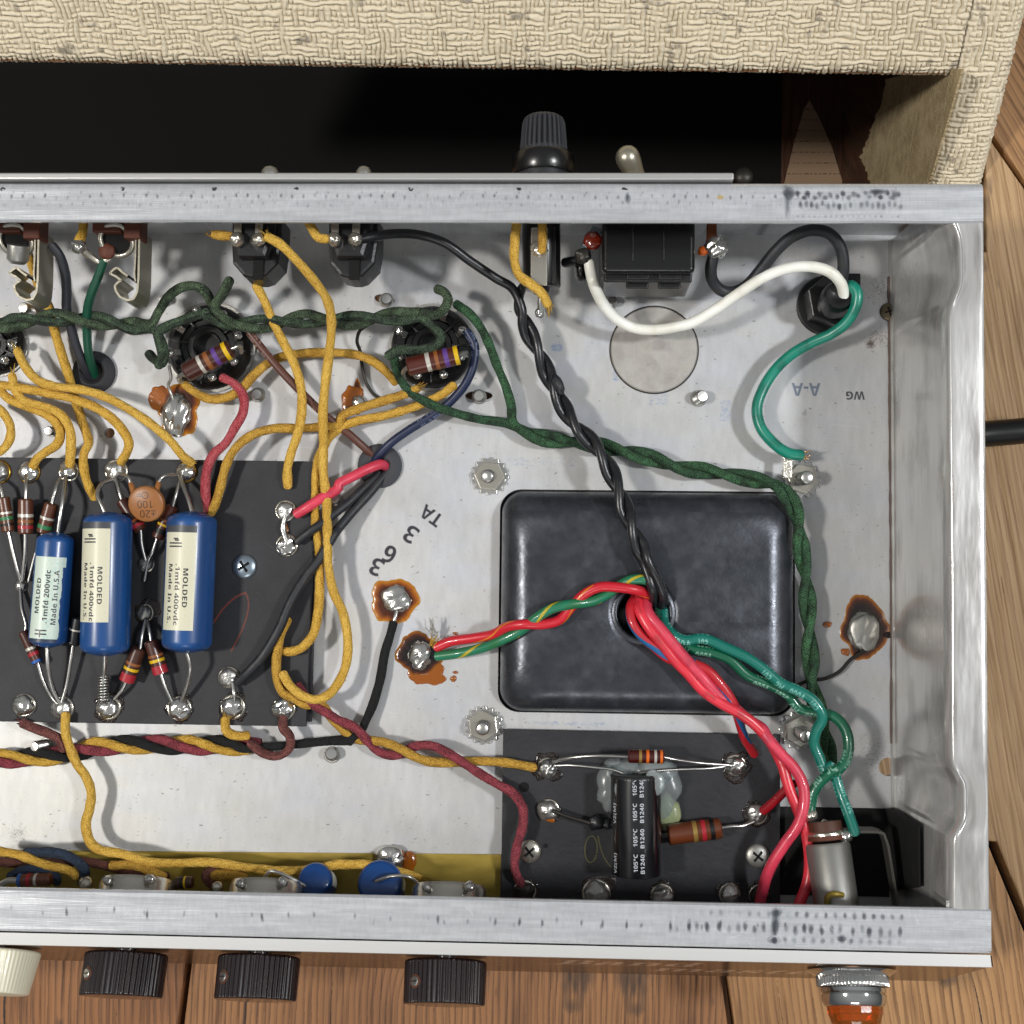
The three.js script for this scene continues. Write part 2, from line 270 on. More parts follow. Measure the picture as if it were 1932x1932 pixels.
function plank(corners, mat, turn, y = FLOOR_Y) {
  const g = slab(corners, y - 60, y, [], 4), p = g.attributes.position, uv = [], c = Math.cos(turn), s = Math.sin(turn);
  const [ox, oz] = corners[0];
  for (let i = 0; i < p.count; i++) { const x = p.getX(i) - ox, z = p.getZ(i) - oz; uv.push((x * c - z * s) / 900 + 0.13, (x * s + z * c) / 1900 + 0.2); }
  g.setAttribute('uv', new THREE.Float32BufferAttribute(uv, 2)); part('plank', g, mat, floorThing);
}
{
  // raised boards under the front edge
  const RY2 = -110, f = (x, y, h) => { const p = P(x, y, h); return [p.x, p.z]; };
  const g1 = [[358, 1800], [341, 1932]], g2 = [[1366, 1840], [1379, 1932]], g3 = [[1872, 1590], [1934, 1740]], zA = 610, zB = 1500, w = 6;
  const at = (g, z, d) => { const [x0, z0] = f(...g[0], RY2), [x1, z1] = f(...g[1], RY2); return [x0 + (x1 - x0) * (z - z0) / (z1 - z0) + d, z]; };
  const gl = (g, d) => [at(g, zA, d), at(g, zB, d)];
  const [a1, a2] = gl(g1, -w), [b1, b2] = gl(g1, w), [c1, c2] = gl(g2, -w), [d1, d2] = gl(g2, w), [e0, e1] = gl(g3, -9), h1 = at(g3, zB, 9), hx = at(g3, 620, 9);
  plank([[-1900, zA], a1, a2, [-1900, zB]], woods[0], 0.02, RY2);
  plank([b1, c1, c2, b2], woods[1], -0.02, RY2);
  plank([d1, e0, e1, d2], woods[2], 0.12, RY2);
  // boards to the right of the chassis, running at a slant
  const xc = P(1857, 345, -100).x + 6, s0 = f(1880, 272, RY2), s1 = f(1934, 350, RY2), sl = (s1[1] - s0[1]) / (s1[0] - s0[0]), zs = (x, o) => s0[1] + (x - s0[0]) * sl + o;
  plank([[xc, zs(xc, 9)], [2300, zs(2300, 9)], [2300, zB], h1, hx, [640, 590], [640, -500], [xc, -530]], woods[3], 0.16, RY2);
  plank([[xc, zs(xc, -9)], [xc, -1800], [2300, -1800], [2300, zs(2300, -9)]], woods[2], 0.5, RY2);
  plank([[-3400, -3200], [800, -3200], [800, 2400], [-3400, 2400]], woods[0], 0.05);
}
part('gap_shade_sheet', rbox(-3400, 2600, FLOOR_Y - 120, FLOOR_Y - 80, -3400, 2600, 2), std('#0a0807', 1), floorThing);  // added black sheet that keeps the plank gaps dark as shadow
// ---------------------------------------------------------------- the tweed covered cabinet behind
const ND = V(0, Math.SQRT1_2, Math.SQRT1_2), UD = V(0, Math.SQRT1_2, -Math.SQRT1_2);
const CO = P(1857, 345, -100), cab = (x, u, n) => V(CO.x + x, CO.y, CO.z).addScaledVector(UD, u).addScaledVector(ND, n);
const cabLocal = (p) => { const d = p.clone().sub(CO); return [d.x, d.dot(UD), d.dot(ND)]; };
const onRear = (x, y) => cabLocal(onPlane(x, y, ND, ND.dot(CO)));
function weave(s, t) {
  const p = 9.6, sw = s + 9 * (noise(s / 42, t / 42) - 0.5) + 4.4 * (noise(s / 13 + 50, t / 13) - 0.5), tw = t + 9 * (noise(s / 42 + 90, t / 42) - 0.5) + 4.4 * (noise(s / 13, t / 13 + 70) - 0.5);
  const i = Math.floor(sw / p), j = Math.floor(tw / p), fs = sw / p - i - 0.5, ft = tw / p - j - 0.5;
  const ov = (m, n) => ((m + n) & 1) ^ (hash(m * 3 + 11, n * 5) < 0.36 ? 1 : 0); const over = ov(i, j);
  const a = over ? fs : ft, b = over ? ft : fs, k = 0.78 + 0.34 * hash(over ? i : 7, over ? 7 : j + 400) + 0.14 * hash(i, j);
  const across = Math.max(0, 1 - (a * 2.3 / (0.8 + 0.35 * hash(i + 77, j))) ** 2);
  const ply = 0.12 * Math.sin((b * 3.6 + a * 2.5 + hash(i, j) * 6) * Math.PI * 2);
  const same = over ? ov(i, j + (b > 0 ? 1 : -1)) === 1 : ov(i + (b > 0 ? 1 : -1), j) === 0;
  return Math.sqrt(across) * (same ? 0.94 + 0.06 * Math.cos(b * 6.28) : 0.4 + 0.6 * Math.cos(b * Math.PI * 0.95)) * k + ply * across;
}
const tweed = std('#ffffff', 0.66, 0, { vertexColors: true, bumpMap: grit, bumpScale: 0.0002 });
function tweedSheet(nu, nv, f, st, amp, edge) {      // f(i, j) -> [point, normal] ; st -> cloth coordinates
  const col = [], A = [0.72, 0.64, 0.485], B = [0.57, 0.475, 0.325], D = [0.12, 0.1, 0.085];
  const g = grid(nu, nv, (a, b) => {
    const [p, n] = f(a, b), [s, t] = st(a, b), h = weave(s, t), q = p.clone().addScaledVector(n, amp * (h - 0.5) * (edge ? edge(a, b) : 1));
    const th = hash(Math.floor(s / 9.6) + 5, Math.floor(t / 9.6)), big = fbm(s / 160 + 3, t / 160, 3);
    let c = mixc(B, A, Math.min(1, 0.5 + 0.42 * h + 0.2 * (th - 0.5) + 0.3 * (big - 0.5)));  // raised threads lighter, gaps darker: relief shading put into the vertex colour
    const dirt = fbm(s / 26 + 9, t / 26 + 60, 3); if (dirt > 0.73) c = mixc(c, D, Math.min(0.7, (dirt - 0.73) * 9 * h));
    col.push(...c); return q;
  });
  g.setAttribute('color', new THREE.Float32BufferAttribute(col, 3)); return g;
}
{
  const t = thing('amplifier_cabinet', 'cream woven cloth covered amplifier cabinet standing open behind the metal chassis', 'cabinet');
  const L0 = onRear(-60, 121), R0 = onRear(1800, 148), R1 = onRear(1835, 0);
  const inner0 = onRear(1748, 345), innerX = inner0[0];
  // upper back panel: its lower edge is rolled over the board
  const top = 420, span = 60;
  const bp = (a, b) => {
    const xb = L0[0] + (R0[0] - L0[0]) * a, ub = L0[1] + (R0[1] - L0[1]) * a, lean = (R1[0] - R0[0]) / (R1[1] - R0[1]);
    const d = b * (top + span) - span;               // along the cloth: below 0 it turns under the edge
    const r = 26;
    if (d < 0) return [cab(xb, ub, -r + d), UD.clone().negate()];
    if (d < r * 1.57) { const an = d / r; const n = UD.clone().multiplyScalar(-Math.cos(an)).addScaledVector(ND, Math.sin(an)); return [cab(xb + (a > 0.98 ? 0 : 0), ub + r * (1 - Math.cos(an)), -r + r * Math.sin(an)), n]; }
    const u = ub + r + d - r * 1.57; return [cab(xb + lean * (u - ub) * a, u, 0), ND];
  };
  const W = R0[0] - L0[0];
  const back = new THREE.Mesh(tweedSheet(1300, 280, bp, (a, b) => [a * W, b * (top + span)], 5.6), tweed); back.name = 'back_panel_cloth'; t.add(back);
  part('back_panel', slabLocal([[L0[0], L0[1] + 4], [R0[0] - 2, R0[1] + 4], [R0[0] + 50, R0[1] + top - 40], [L0[0], L0[1] + top - 40]], -56, -8), std('#7d5636', 0.8), t);
  // side panel: a strip of covered board edge with rounded corners
  const prof = (b) => {                              // b 0..1 around the edge: inside face, front, outside face
    const w = -innerX, r = 30, inn = 46, out = 260, arc = r * 1.57, flat = w - 2 * r, len = inn + arc + flat + arc + out; let d = b * len;
    if (d < inn) return [innerX, -r - inn + d, -1, 0]; d -= inn;
    if (d < arc) { const q = d / r; return [innerX + r - r * Math.cos(q), -r + r * Math.sin(q), -Math.cos(q), Math.sin(q)]; } d -= arc;
    if (d < flat) return [innerX + r + d, 0, 0, 1]; d -= flat;
    if (d < arc) { const q = d / r; return [-r + r * Math.sin(q), -r + r * Math.cos(q), Math.sin(q), Math.cos(q)]; } d -= arc;
    return [0, -r - d, 1, 0];
  };
  const u0 = -260, u1 = 620, len = 46 + 94 + (-innerX - 60) + 260;
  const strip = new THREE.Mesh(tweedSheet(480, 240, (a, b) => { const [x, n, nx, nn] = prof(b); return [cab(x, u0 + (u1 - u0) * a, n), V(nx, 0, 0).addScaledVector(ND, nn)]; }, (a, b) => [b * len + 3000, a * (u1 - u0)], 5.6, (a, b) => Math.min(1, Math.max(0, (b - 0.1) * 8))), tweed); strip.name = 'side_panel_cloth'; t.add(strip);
  // bare wood inside, smooth wrapped cloth flap and the paper label
  const xi = innerX + 5, flatUV = (g) => g;
  const inside = grid(10, 40, (a, b) => cab(xi, -700 + 1500 * a, -1500 + 1480 * b), (a, b) => [a * 0.7, b]);
  const cabWood = std('#ffffff', 0.6, 0, { map: woodTex('#573622', '#3f2616', '#29170c', 3, 30), bumpMap: woodBump, bumpScale: 0.0006 });  // wood colour darkened to stand in for shadow inside the cabinet
  part('side_board', inside, cabWood, t);
  const NX = V(1, 0, 0), onSide = (x, y, off) => { const q = cabLocal(onPlane(x, y, NX, CO.x + xi - off)); return [q[1], q[2]]; };
  const flapPts = [[1818, 130], [1740, 132], [1672, 150], [1662, 205], [1647, 240], [1640, 262], [1632, 277], [1625, 298], [1634, 316], [1640, 330], [1646, 352], [1650, 400], [1735, 400], [1760, 330], [1790, 230]].flatMap(([x, y], i, a) => { const [u, v] = a[(i + 1) % a.length], out = [[x, y]]; if (i > 1 && i < 11) for (let k = 1; k < 6; k++) out.push([x + (u - x) * k / 6 + rr(-3, 3), y + (v - y) * k / 6 + rr(-2, 2)]); return out; }).map(([x, y]) => onSide(x, y, 3));
  const smoothCloth = std('#ffffff', 0.85, 0, { map: dataTex(256, 256, (x, y) => mixc(hex('#bba985'), hex('#94815f'), Math.max(0, fbm(x / 30, y / 30, 5) - 0.3) * 1.4 + 0.12 * (hash(x, y) - 0.5)), true), bumpMap: grit, bumpScale: 0.0008 });
  const sheetOn = (pts, off, th) => { const s = new THREE.Shape(pts.map(([u, n]) => new THREE.Vector2(u, n))), g = new THREE.ExtrudeGeometry(s, { depth: th, bevelEnabled: false }), p = g.attributes.position, uv = []; for (let i = 0; i < p.count; i++) { const q = cab(xi - off + p.getZ(i) - th, p.getX(i), p.getY(i)); uv.push(p.getX(i) / 160, p.getY(i) / 160); p.setXYZ(i, q.x, q.y, q.z); } g.setAttribute('uv', new THREE.Float32BufferAttribute(uv, 2)); g.computeVertexNormals(); return g; };
  part('cloth_flap', sheetOn(flapPts, 2, 4), smoothCloth, t);
  const paper = std('#ffffff', 0.8, 0, { map: canvasTex(256, 256, (g, w, h) => { g.fillStyle = '#a58a70'; g.fillRect(0, 0, w, h); g.fillStyle = '#4a3526'; for (let r = 0; r < 9; r++) for (let x = 8; x < w - 20;) { const k = rr(6, 22); g.globalAlpha = rr(0.3, 0.7); g.fillRect(x, 10 + r * 28, k, 3); x += k + rr(3, 8); } }) });
  const flatOn = (pts, h, th) => { const q = pts.map(([x, y]) => { const p = P(x, y, h); return [p.x, p.z]; }); return slab(q, h, h + th); };
  part('inner_board', uvXZ(flatOn([[1476, 110], [1700, 110], [1690, 420], [1472, 420]], FLOOR_Y + 10, 6), 200, -2000, 700, 1500), cabWood, t);
  const litPts = [[1478, 352], [1498, 270], [1517, 205], [1527, 190], [1545, 222], [1570, 280], [1592, 352]], lq = P(1535, 270, FLOOR_Y + 18);  // outline follows the lit triangle; the shadow edge is cut into the shape
  part('paper_label', uvXZ(flatOn(litPts, FLOOR_Y + 16, 2), lq.x - 90, lq.z - 130, 180, 260), paper, t);
  // interior shade put into near-black sheets: base, baffle, upper board
  const shadeBlack = std('#070606', 0.95), dk = (pts) => { const g = new THREE.BufferGeometry().setFromPoints(pts); g.setIndex([0, 1, 2, 0, 2, 3]); g.computeVertexNormals(); return g; };
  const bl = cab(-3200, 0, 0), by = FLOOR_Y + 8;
  part('shade_sheet', dk([V(bl.x, by, -2900), V(CO.x + innerX + 30, by, -2900), V(CO.x + innerX + 30, by, -800), V(bl.x, by, -800)]), shadeBlack, t);  // added dark sheet where the opening shows only shade
  part('baffle', dk([cab(-3200, -900, -1400), cab(xi + 40, -900, -1400), cab(xi + 40, 1100, -1400), cab(-3200, 1100, -1400)]), shadeBlack, t);
  part('top_board', dk([cab(-3200, 780, -1500), cab(40, 780, -1500), cab(40, 780, 20), cab(-3200, 780, 20)]), shadeBlack, t);
  const sc = P(1403, 333, -260); part('screw', blobGeo(20, 0.6, 4, 0.05).translate(sc.x, sc.y, sc.z), M.darklead, t);
}
function slabLocal(pts, n0, n1) { const s = new THREE.Shape(pts.map(([x, u]) => new THREE.Vector2(x, u))), g = new THREE.ExtrudeGeometry(s, { depth: n1 - n0, bevelEnabled: false }), p = g.attributes.position; for (let i = 0; i < p.count; i++) { const q = cab(p.getX(i), p.getY(i), n0 + p.getZ(i)); p.setXYZ(i, q.x, q.y, q.z); } g.computeVertexNormals(); return g; }
// ---------------------------------------------------------------- the metal chassis
const H = 288, ZB = -540, ZBI = -471, ZFI = 646, ZFO = 717, XR = 786, XB = 713, XBEND = 727, XL = -1500;
const chassis = thing('amplifier_chassis', 'open aluminium amplifier chassis full of wiring, lying on wooden boards', 'chassis');
const PT = onPlane(900, 1800, V(0, 0, 1), 735), pN = V(0, 0.37, 0.929).normalize(), pD = V(0, -0.929, 0.37).normalize();   // sloping front: outward and downward directions
const frontTop = (x, d, n = 0) => V(x, H - 2, 733).addScaledVector(pD, d).addScaledVector(pN, n);
const metalMap = (seed, a, b, f) => dataTex(512, 512, tiled((x, y) => 0, 1, 1) && ((x, y) => f(x, y, seed)), true);
// floor plate with printed ink, specks and scratches
const FX = -1500, FZ = -560, FW = 2260, FD = 1440;
const fpx = (p, w, h) => [(p.x - FX) / FW * w, (p.z - FZ) / FD * h];
const plateTex = canvasTex(2048, 1304, (g, w, h) => {
  const im = g.createImageData(w, h);
  for (let y = 0; y < h; y++) for (let x = 0; x < w; x++) {
    const a = fbm(x / 170, y / 120, 4), b = fbm(x / 9, y / 26, 3), c = hash(x, y), pale = Math.min(1, Math.max(0, (0.62 - x / w) * 3)) * Math.min(1, Math.max(0, (y / h - 0.5) * 4));  // pale: lower left painted lighter, mostly standing in for brighter light there
    let v = 190 + 24 * (a - 0.5) + 14 * (b - 0.5) + 7 * (c - 0.5) + pale * 12, bl = 16 * Math.max(0, fbm(x / 90 + 9, y / 44, 4) - 0.35);
    const o = (y * w + x) * 4; im.data[o] = v; im.data[o + 1] = v + bl * 0.25; im.data[o + 2] = v - 1 + bl * 1.1 - pale * 3; im.data[o + 3] = 255;
  }
  g.putImageData(im, 0, 0);
  g.lineCap = 'round';
  for (let i = 0; i < 7000; i++) { const x = rr(0, w), y = rr(0, h), k = rnd(); g.strokeStyle = `rgba(60,52,44,${0.12 + 0.5 * k * k * k})`; g.lineWidth = rr(0.5, 1.5); const a = rr(-0.6, 0.4), l = k > 0.93 ? rr(2, 5) : rr(0, 2.4); g.beginPath(); g.moveTo(x, y); g.lineTo(x + Math.cos(a) * l, y + Math.sin(a) * l); g.stroke(); }
  for (let i = 0; i < 60; i++) { g.strokeStyle = `rgba(245,245,248,${rr(0.1, 0.35)})`; g.lineWidth = 0.8; const x = rr(0, w), y = rr(0, h), a = rr(-0.7, 0.7), l = rr(10, 70); g.beginPath(); g.moveTo(x, y); g.lineTo(x + Math.cos(a) * l, y + Math.sin(a) * l); g.stroke(); }
  for (const [t, x, y, r, c] of [['F', 1150, 760, 70, '70,50,40'], ['F', 1100, 800, 30, '60,45,40'], ['L', 1080, 400, 120, '70,62,52'], ['L', 1230, 420, 60, '60,45,30'], ['F', 1150, 480, 90, '95,85,75'], ['J', 100, 850, 70, '90,95,90'], ['D', 1450, 300, 60, '110,100,85']]) {
    const [cx, cy] = fpx(T(t, x, y), w, h); for (let i = 0; i < 260; i++) { const a = rr(0, 6.3), q = r * K * Math.sqrt(-Math.log(rr(0.02, 1))) * 0.6; g.fillStyle = `rgba(${c},${rr(0.1, 0.5)})`; g.fillRect(cx + Math.cos(a) * q * 0.9, cy + Math.sin(a) * q * 0.9, rr(0.6, 1.8), rr(0.6, 1.8)); }
  }
  // blue layout ink
  for (const [t, x, y, rx, ry] of [['K', 1300, 215, 220, 10], ['E', 1820, 1110, 55, 40], ['E', 1240, 820, 30, 20], ['E', 1580, 950, 20, 60], ['F', 270, 1180, 30, 60], ['H', 1150, 120, 200, 25]]) { const [cx, cy] = fpx(T(t, x, y), w, h); for (let i = 0; i < 160; i++) { g.fillStyle = `rgba(84,112,172,${rr(0.03, 0.16)})`; g.fillRect(cx + rr(-rx, rx) * K * 0.9, cy + rr(-ry, ry) * K * 0.9, rr(1, 5), rr(1, 2.5)); } }
  const ink = (s, t, x, y, size, turn, col, font = 'bold', sx = 1) => { const [cx, cy] = fpx(T(t, x, y), w, h); g.save(); g.translate(cx, cy); g.rotate(turn * Math.PI / 180); g.scale(sx, 1); g.font = `${font} ${size}px sans-serif`; g.textAlign = 'center'; g.textBaseline = 'middle'; g.fillStyle = col; g.fillText(s, 0, 0); g.restore(); };
  const ik = 'rgba(28,28,36,0.9)';
  ink('TA', 'H', 528, 432, 33, 215, ik, 'bold'); ink('3', 'H', 412, 535, 42, 212, ik, 'bold'); ink('6', 'H', 290, 650, 42, 205, ik, 'bold'); ink('3', 'H', 216, 722, 42, 205, ik, 'bold');
  ink('A-A', 'F', 735, 1060, 30, 180, 'rgba(92,104,124,0.75)'); ink('WG', 'F', 1014, 1100, 20, 180, 'rgba(40,40,46,0.85)'); ink('P', 'F', 725, 1195, 15, 180, 'rgba(110,112,120,0.4)');
});
const plateMat = std('#ffffff', 0.48, 0.28, { map: plateTex, bumpMap: grit, bumpScale: 0.00003 });
const c1 = T('D', 1190, 820), c2 = T('E', 535, 820), c0 = P(-6, 652), cs = T('F', 850, 590), canA = P(944, 923, 0), canB = P(1500, 1352, 0);
function roundRect(x0, x1, z0, z1, r, n = 96) {      // n points, evenly by angle-ish
  const out = [], w = (x1 - x0) / 2, d = (z1 - z0) / 2, cx = (x0 + x1) / 2, cz = (z0 + z1) / 2, per = [[w - r, d - r], [-(w - r), d - r], [-(w - r), -(d - r)], [w - r, -(d - r)]], m = n / 4;
  for (let q = 0; q < 4; q++) { const arc = m / 2; for (let k = 0; k < m; k++) { const a = q * Math.PI / 2; if (k <= arc) { const t = a + k / arc * Math.PI / 2; out.push([cx + per[q][0] + r * Math.cos(t), cz + per[q][1] + r * Math.sin(t)]); } else { const t = (k - arc) / (m - arc), A = per[q], B = per[(q + 1) % 4], e = a + Math.PI / 2; out.push([cx + A[0] + (B[0] - A[0]) * t + r * Math.cos(e), cz + A[1] + (B[1] - A[1]) * t + r * Math.sin(e)]); } } }
  return out;
}
{
  const slot = (t, x, y, a, b, ang = 0) => { const c = T(t, x, y); return Array.from({ length: 24 }, (_, i) => { const k = i / 24 * 2 * Math.PI, q = Math.cos(k) * a, w = Math.sin(k) * b; return [c.x + q * Math.cos(ang) - w * Math.sin(ang), c.z + q * Math.sin(ang) + w * Math.cos(ang)]; }); };
  const holes = [ringPts(c1, 76), ringPts(c2, 72), ringPts(c0, 50), ringPts(cs, 56), slot('L', 1155, 465, 16.5, 17), slot('D', 625, 1312, 10, 10), roundRect(canA.x, canB.x, canA.z, canB.z, 40), slot('E', 800, 1098, 26, 9), slot('E', 262, 548, 20, 9, 0.2)];
  part('floor_plate', uvXZ(slab([[XL, ZB], [XB + 12, ZB], [XB + 12, 836], [XL, 836]], -9, 0, holes), FX, FZ, FW, FD), plateMat, chassis);
}
// long flanges: tape measure marks left on the metal
function flangeTex(w, h, draw) {
  return canvasTex(w, h, (g) => {
    const im = g.createImageData(w, h);
    for (let y = 0; y < h; y++) for (let x = 0; x < w; x++) { const v = 200 + 26 * (fbm(x / 40, y / 7, 4) - 0.5) + 14 * (fbm(x / 3, y / 12, 2) - 0.5), o = (y * w + x) * 4; im.data[o] = v - 2; im.data[o + 1] = v; im.data[o + 2] = v + 4; im.data[o + 3] = 255; }
    g.putImageData(im, 0, 0); draw(g, w, h);
  });
}
const smudge = (g, x, y, rx, ry, a) => { for (let i = 0; i < 7 + rx * 0.6; i++) { const t = rr(0, 6.28), q = rnd() * 0.6, ex = rx * rr(0.35, 1), ey = ry * rr(0.4, 1.15); g.fillStyle = `rgba(62,64,72,${Math.min(0.3, a * rr(0.05, 0.19))})`; g.beginPath(); g.ellipse(x + Math.cos(t) * rx * q, y + Math.sin(t) * ry * q, ex, ey, rr(-0.2, 0.2), 0, 7); g.fill(); } };
const FL0 = XL, FLW = XR - XL;
const backTex = flangeTex(2048, 80, (g, w, h) => {
  const X = (p) => (P(p, 380, H).x - FL0) / FLW * w;
  for (let p = 0; p < 1600; p += 21.2) { smudge(g, X(p), 30 + rr(-3, 3), 2.2, 4.5, rr(0.15, 0.85)); smudge(g, X(p + 9), 45 + rr(-5, 5), 1.6, 4, rr(0.05, 0.5)); if (rnd() < 0.4) smudge(g, X(p + 4), 22, 1.6, 3, 0.4); }
  g.strokeStyle = 'rgba(225,230,240,0.35)'; for (let i = 0; i < 900; i++) { g.lineWidth = rr(0.5, 1.2); const x = X(rr(0, 1540)), y = rr(18, 50); g.beginPath(); g.moveTo(x, y); g.lineTo(x, y + rr(3, 12)); g.stroke(); }
  for (const p of [4, 230, 403, 558, 775, 978, 1178]) { g.fillStyle = 'rgba(34,34,36,0.75)'; for (let k = 0; k < 7; k++) g.fillRect(X(p) + rr(-4, 2), rr(11, 17), rr(1.5, 4), rr(1.5, 3.5)); }
  smudge(g, X(1184), 32, 4, 9, 1); smudge(g, X(1486), 22, 9, 14, 1.3); smudge(g, X(1486), 46, 5, 20, 0.7);
  for (let p = 1505; p < 1700; p += 10.5) { smudge(g, X(p) + rr(-2, 2), 24 + (p % 21 < 10 ? 6 : 0) + rr(-2, 2), 4.4, 5.5, rr(0.4, 1.5)); smudge(g, X(p + 5), 46 + rr(-3, 3), 3.6, 7, rr(0.1, 1.1)); smudge(g, X(p), 68, 2.4, 3, rr(0.1, 0.5)); }
  smudge(g, X(1655), 20, 14, 4, 1); smudge(g, X(1688), 26, 5, 10, 1);
  g.fillStyle = 'rgba(201,176,120,0.9)'; g.beginPath(); g.ellipse(X(1359), 31, 5, 4, 0, 0, 7); g.fill();
});
const frontTex = flangeTex(2048, 80, (g, w, h) => {
  const X = (p) => (P(p, 1745, H).x - FL0) / FLW * w;
  for (let p = 20; p < 1500; p += rr(30, 90)) smudge(g, X(p), rr(34, 48), 2, 6, rr(0.2, 0.8));
  for (const p of [125, 277, 494, 826, 935, 980, 1023, 1137, 1182, 1265]) smudge(g, X(p), 42, 2.2, 8, 1.1);
  smudge(g, X(1463), 14, 9, 9, 1.4); smudge(g, X(1463), 36, 6, 18, 1.2); smudge(g, X(1461), 64, 8, 6, 1.4);
  for (let p = 1300; p < 1700; p += 18) { smudge(g, X(p) + rr(-3, 3), 43 + rr(-4, 4), 3.8, 9, rr(0.3, 1.6)); smudge(g, X(p + 6), 17, 3.5, 6, p > 1480 ? rr(0.4, 1) : rr(0, 0.4)); smudge(g, X(p), 62, 4, 6, p > 1450 ? rr(0.1, 0.6) : 0); }
  smudge(g, X(1588), 58, 7, 6, 1.2); g.strokeStyle = 'rgba(240,242,250,0.5)'; for (let i = 0; i < 40; i++) { const x = rr(0, w), y = rr(0, h); g.lineWidth = rr(0.5, 1.2); g.beginPath(); g.moveTo(x, y); g.lineTo(x + rr(-20, 20), y + rr(4, 18)); g.stroke(); }
});
const rimO = { roughnessMap: mottle, bumpMap: grit, bumpScale: 0.00004 };
const rimBack = std('#ffffff', 0.55, 0.42, { map: backTex, ...rimO }), rimFront = std('#ffffff', 0.55, 0.42, { map: frontTex, ...rimO });
const sheetMat = std('#a8a7a2', 0.5, 0.45, rimO);
function bentSheet(prof, x0, x1, v) {               // prof: [z, y] polyline; thickness is given by a closed loop
  const g = grid(2, prof.length - 1, (a, b) => { const [z, y] = prof[Math.round(b * (prof.length - 1))]; return V(x0 + (x1 - x0) * a, y, z); }, (a, b, p) => [(p.x - FL0) / FLW, v(p)]);
  const gi = g.toNonIndexed(); gi.computeVertexNormals(); return gi;
}
{
  // back wall and flange: outer face, rounded bend, top, rolled edge, underside
  const prof = [[ZB, -60], [ZB, H - 16]]; for (let i = 0; i <= 6; i++) { const a = i / 6 * Math.PI / 2; prof.push([ZB + 14 - 14 * Math.cos(a), H - 14 + 14 * Math.sin(a)]); }
  prof.push([ZBI - 3, H], [ZBI, H - 3], [ZBI, H - 9], [ZB + 20, H - 9], [ZB + 9, H - 20], [ZB + 9, 0]);
  part('back_wall', bentSheet(prof, XL, XR - 2, (p) => 1 - (p.z - ZB) / (ZBI - ZB)), rimBack, chassis);
  const fr = [[837, 0], [831, 0], [ZFO - 12, H - 20], [ZFO - 18, H - 9], [ZFI, H - 9], [ZFI, H - 3], [ZFI + 3, H], [ZFO - 6, H], [ZFO, H - 6], [ZFO + 3, H - 16], [838, -30]];
  part('front_wall', bentSheet(fr, XL, XR + 1, (p) => 1 - (p.z - ZFI) / (ZFO - ZFI)), rimFront, chassis);
  // right end wall with a pressed boss near each corner, top flange turned outwards
  const zs = [ZBI - 60, ZFI + 60];
  const boss = (z) => { const b = (c, s) => { const q = (z - c) / s; return Math.exp(-q * q * q * q * 0.8); }; return [b(-408, 62), b(476, 44)]; };
  const prof2 = (s, z) => {                           // s 0..1: floor fillet, wall, bend, flange
    const [b1, b2] = boss(z), B = b1 + b2, bend = XBEND + 19 * B + 2 * (fbm(z / 90, 2, 2) - 0.5), corner = Math.max(0, 1 - (z - ZBI + 5) / 150) ;
    const bx = XB - 2, bump = -4 * Math.exp(-(((z + 345) / 26) ** 2)) - 4 * Math.exp(-(((z - 425) / 22) ** 2));
    if (s < 0.12) { const a = s / 0.12; return [bx - 6 * (1 - a) * (1 - a), a * 14]; }
    if (s < 0.62) { const a = (s - 0.12) / 0.5; const wave = Math.sin(a * Math.PI) * (bump + B * 7); return [bx + (bend - 6 - bx) * a * (B > 0.3 ? a : 1) + wave + 0.5 * (fbm(z / 120, a * 2, 2) - 0.5), 14 + (H - 28 - 14) * a]; }
    if (s < 0.8) { const a = (s - 0.62) / 0.18 * Math.PI / 2; return [bend - 6 + 12 * (1 - Math.cos(a)) + 0, H - 14 - 14 + 26 * Math.sin(a)]; }
    const a = (s - 0.8) / 0.2; return [bend + 6 + (XR - 1 - bend - 6) * a, H - 2 - 2 * (a > 0.9 ? (a - 0.9) * 10 : 0) - 7 * B * (1 - a)];
  };
  const endTex = dataTex(512, 1024, (x, y) => { const v = 0.79 + 0.1 * (fbm(x / 60, y / 160, 4) - 0.5) + 0.07 * (fbm(x / 5, y / 60, 3) - 0.5), d = fbm(x / 40 + 7, y / 70 + 3, 4); return mixc([v, v * 0.995, v * 0.985], [0.33, 0.31, 0.29], Math.max(0, d - 0.5) * 0.9); }, true);
  const endMat = std('#ffffff', 0.42, 0.5, { map: endTex, roughnessMap: mottle, bumpMap: grit, bumpScale: 0.00004 });
  const zA = ZBI - 50, zB = ZFI + 60;
  part('side_wall', grid(260, 60, (a, b) => { const z = zA + (zB - zA) * a, [x, y] = prof2(b, z); return V(x, y, z); }, (a, b) => [b, a]), endMat, chassis);
  part('side_wall', grid(2, 3, (a, b) => { const z = zA + (zB - zA) * a; return [V(XR - 1, H - 3, z), V(XR - 1, H - 8, z), V(XR - 30, H - 8, z), V(XR - 46, -60, z)][Math.round(b * 3)]; }), sheetMat, chassis);
  const lw = rbox(XL - 10, XL, -9, H, ZB, 700, 2); part('side_wall', lw, sheetMat, chassis);
  { const sh = new THREE.Shape([[ZFI - 10, -60], [838, -60], [838, -30], [ZFO + 1, H - 16], [ZFO - 8, H - 10], [ZFI - 10, H - 10]].map(([z, y]) => new THREE.Vector2(-z, y))), g = new THREE.ExtrudeGeometry(sh, { depth: 8, bevelEnabled: false }); g.rotateY(Math.PI / 2); g.translate(XB + 6, 0, 0); part('side_wall', g, sheetMat, chassis); }
  // brown sealant line along the foot of the wall
  part('seam', tube([V(XB - 8, 2, -450), V(XB - 7, 2, -100), V(XB - 6, 2, 200), V(XB - 7, 2, 420)], 2.2, { wobble: 0.3, uvLen: 60 }), std('#65564f', 0.7, 0.2), chassis);
}
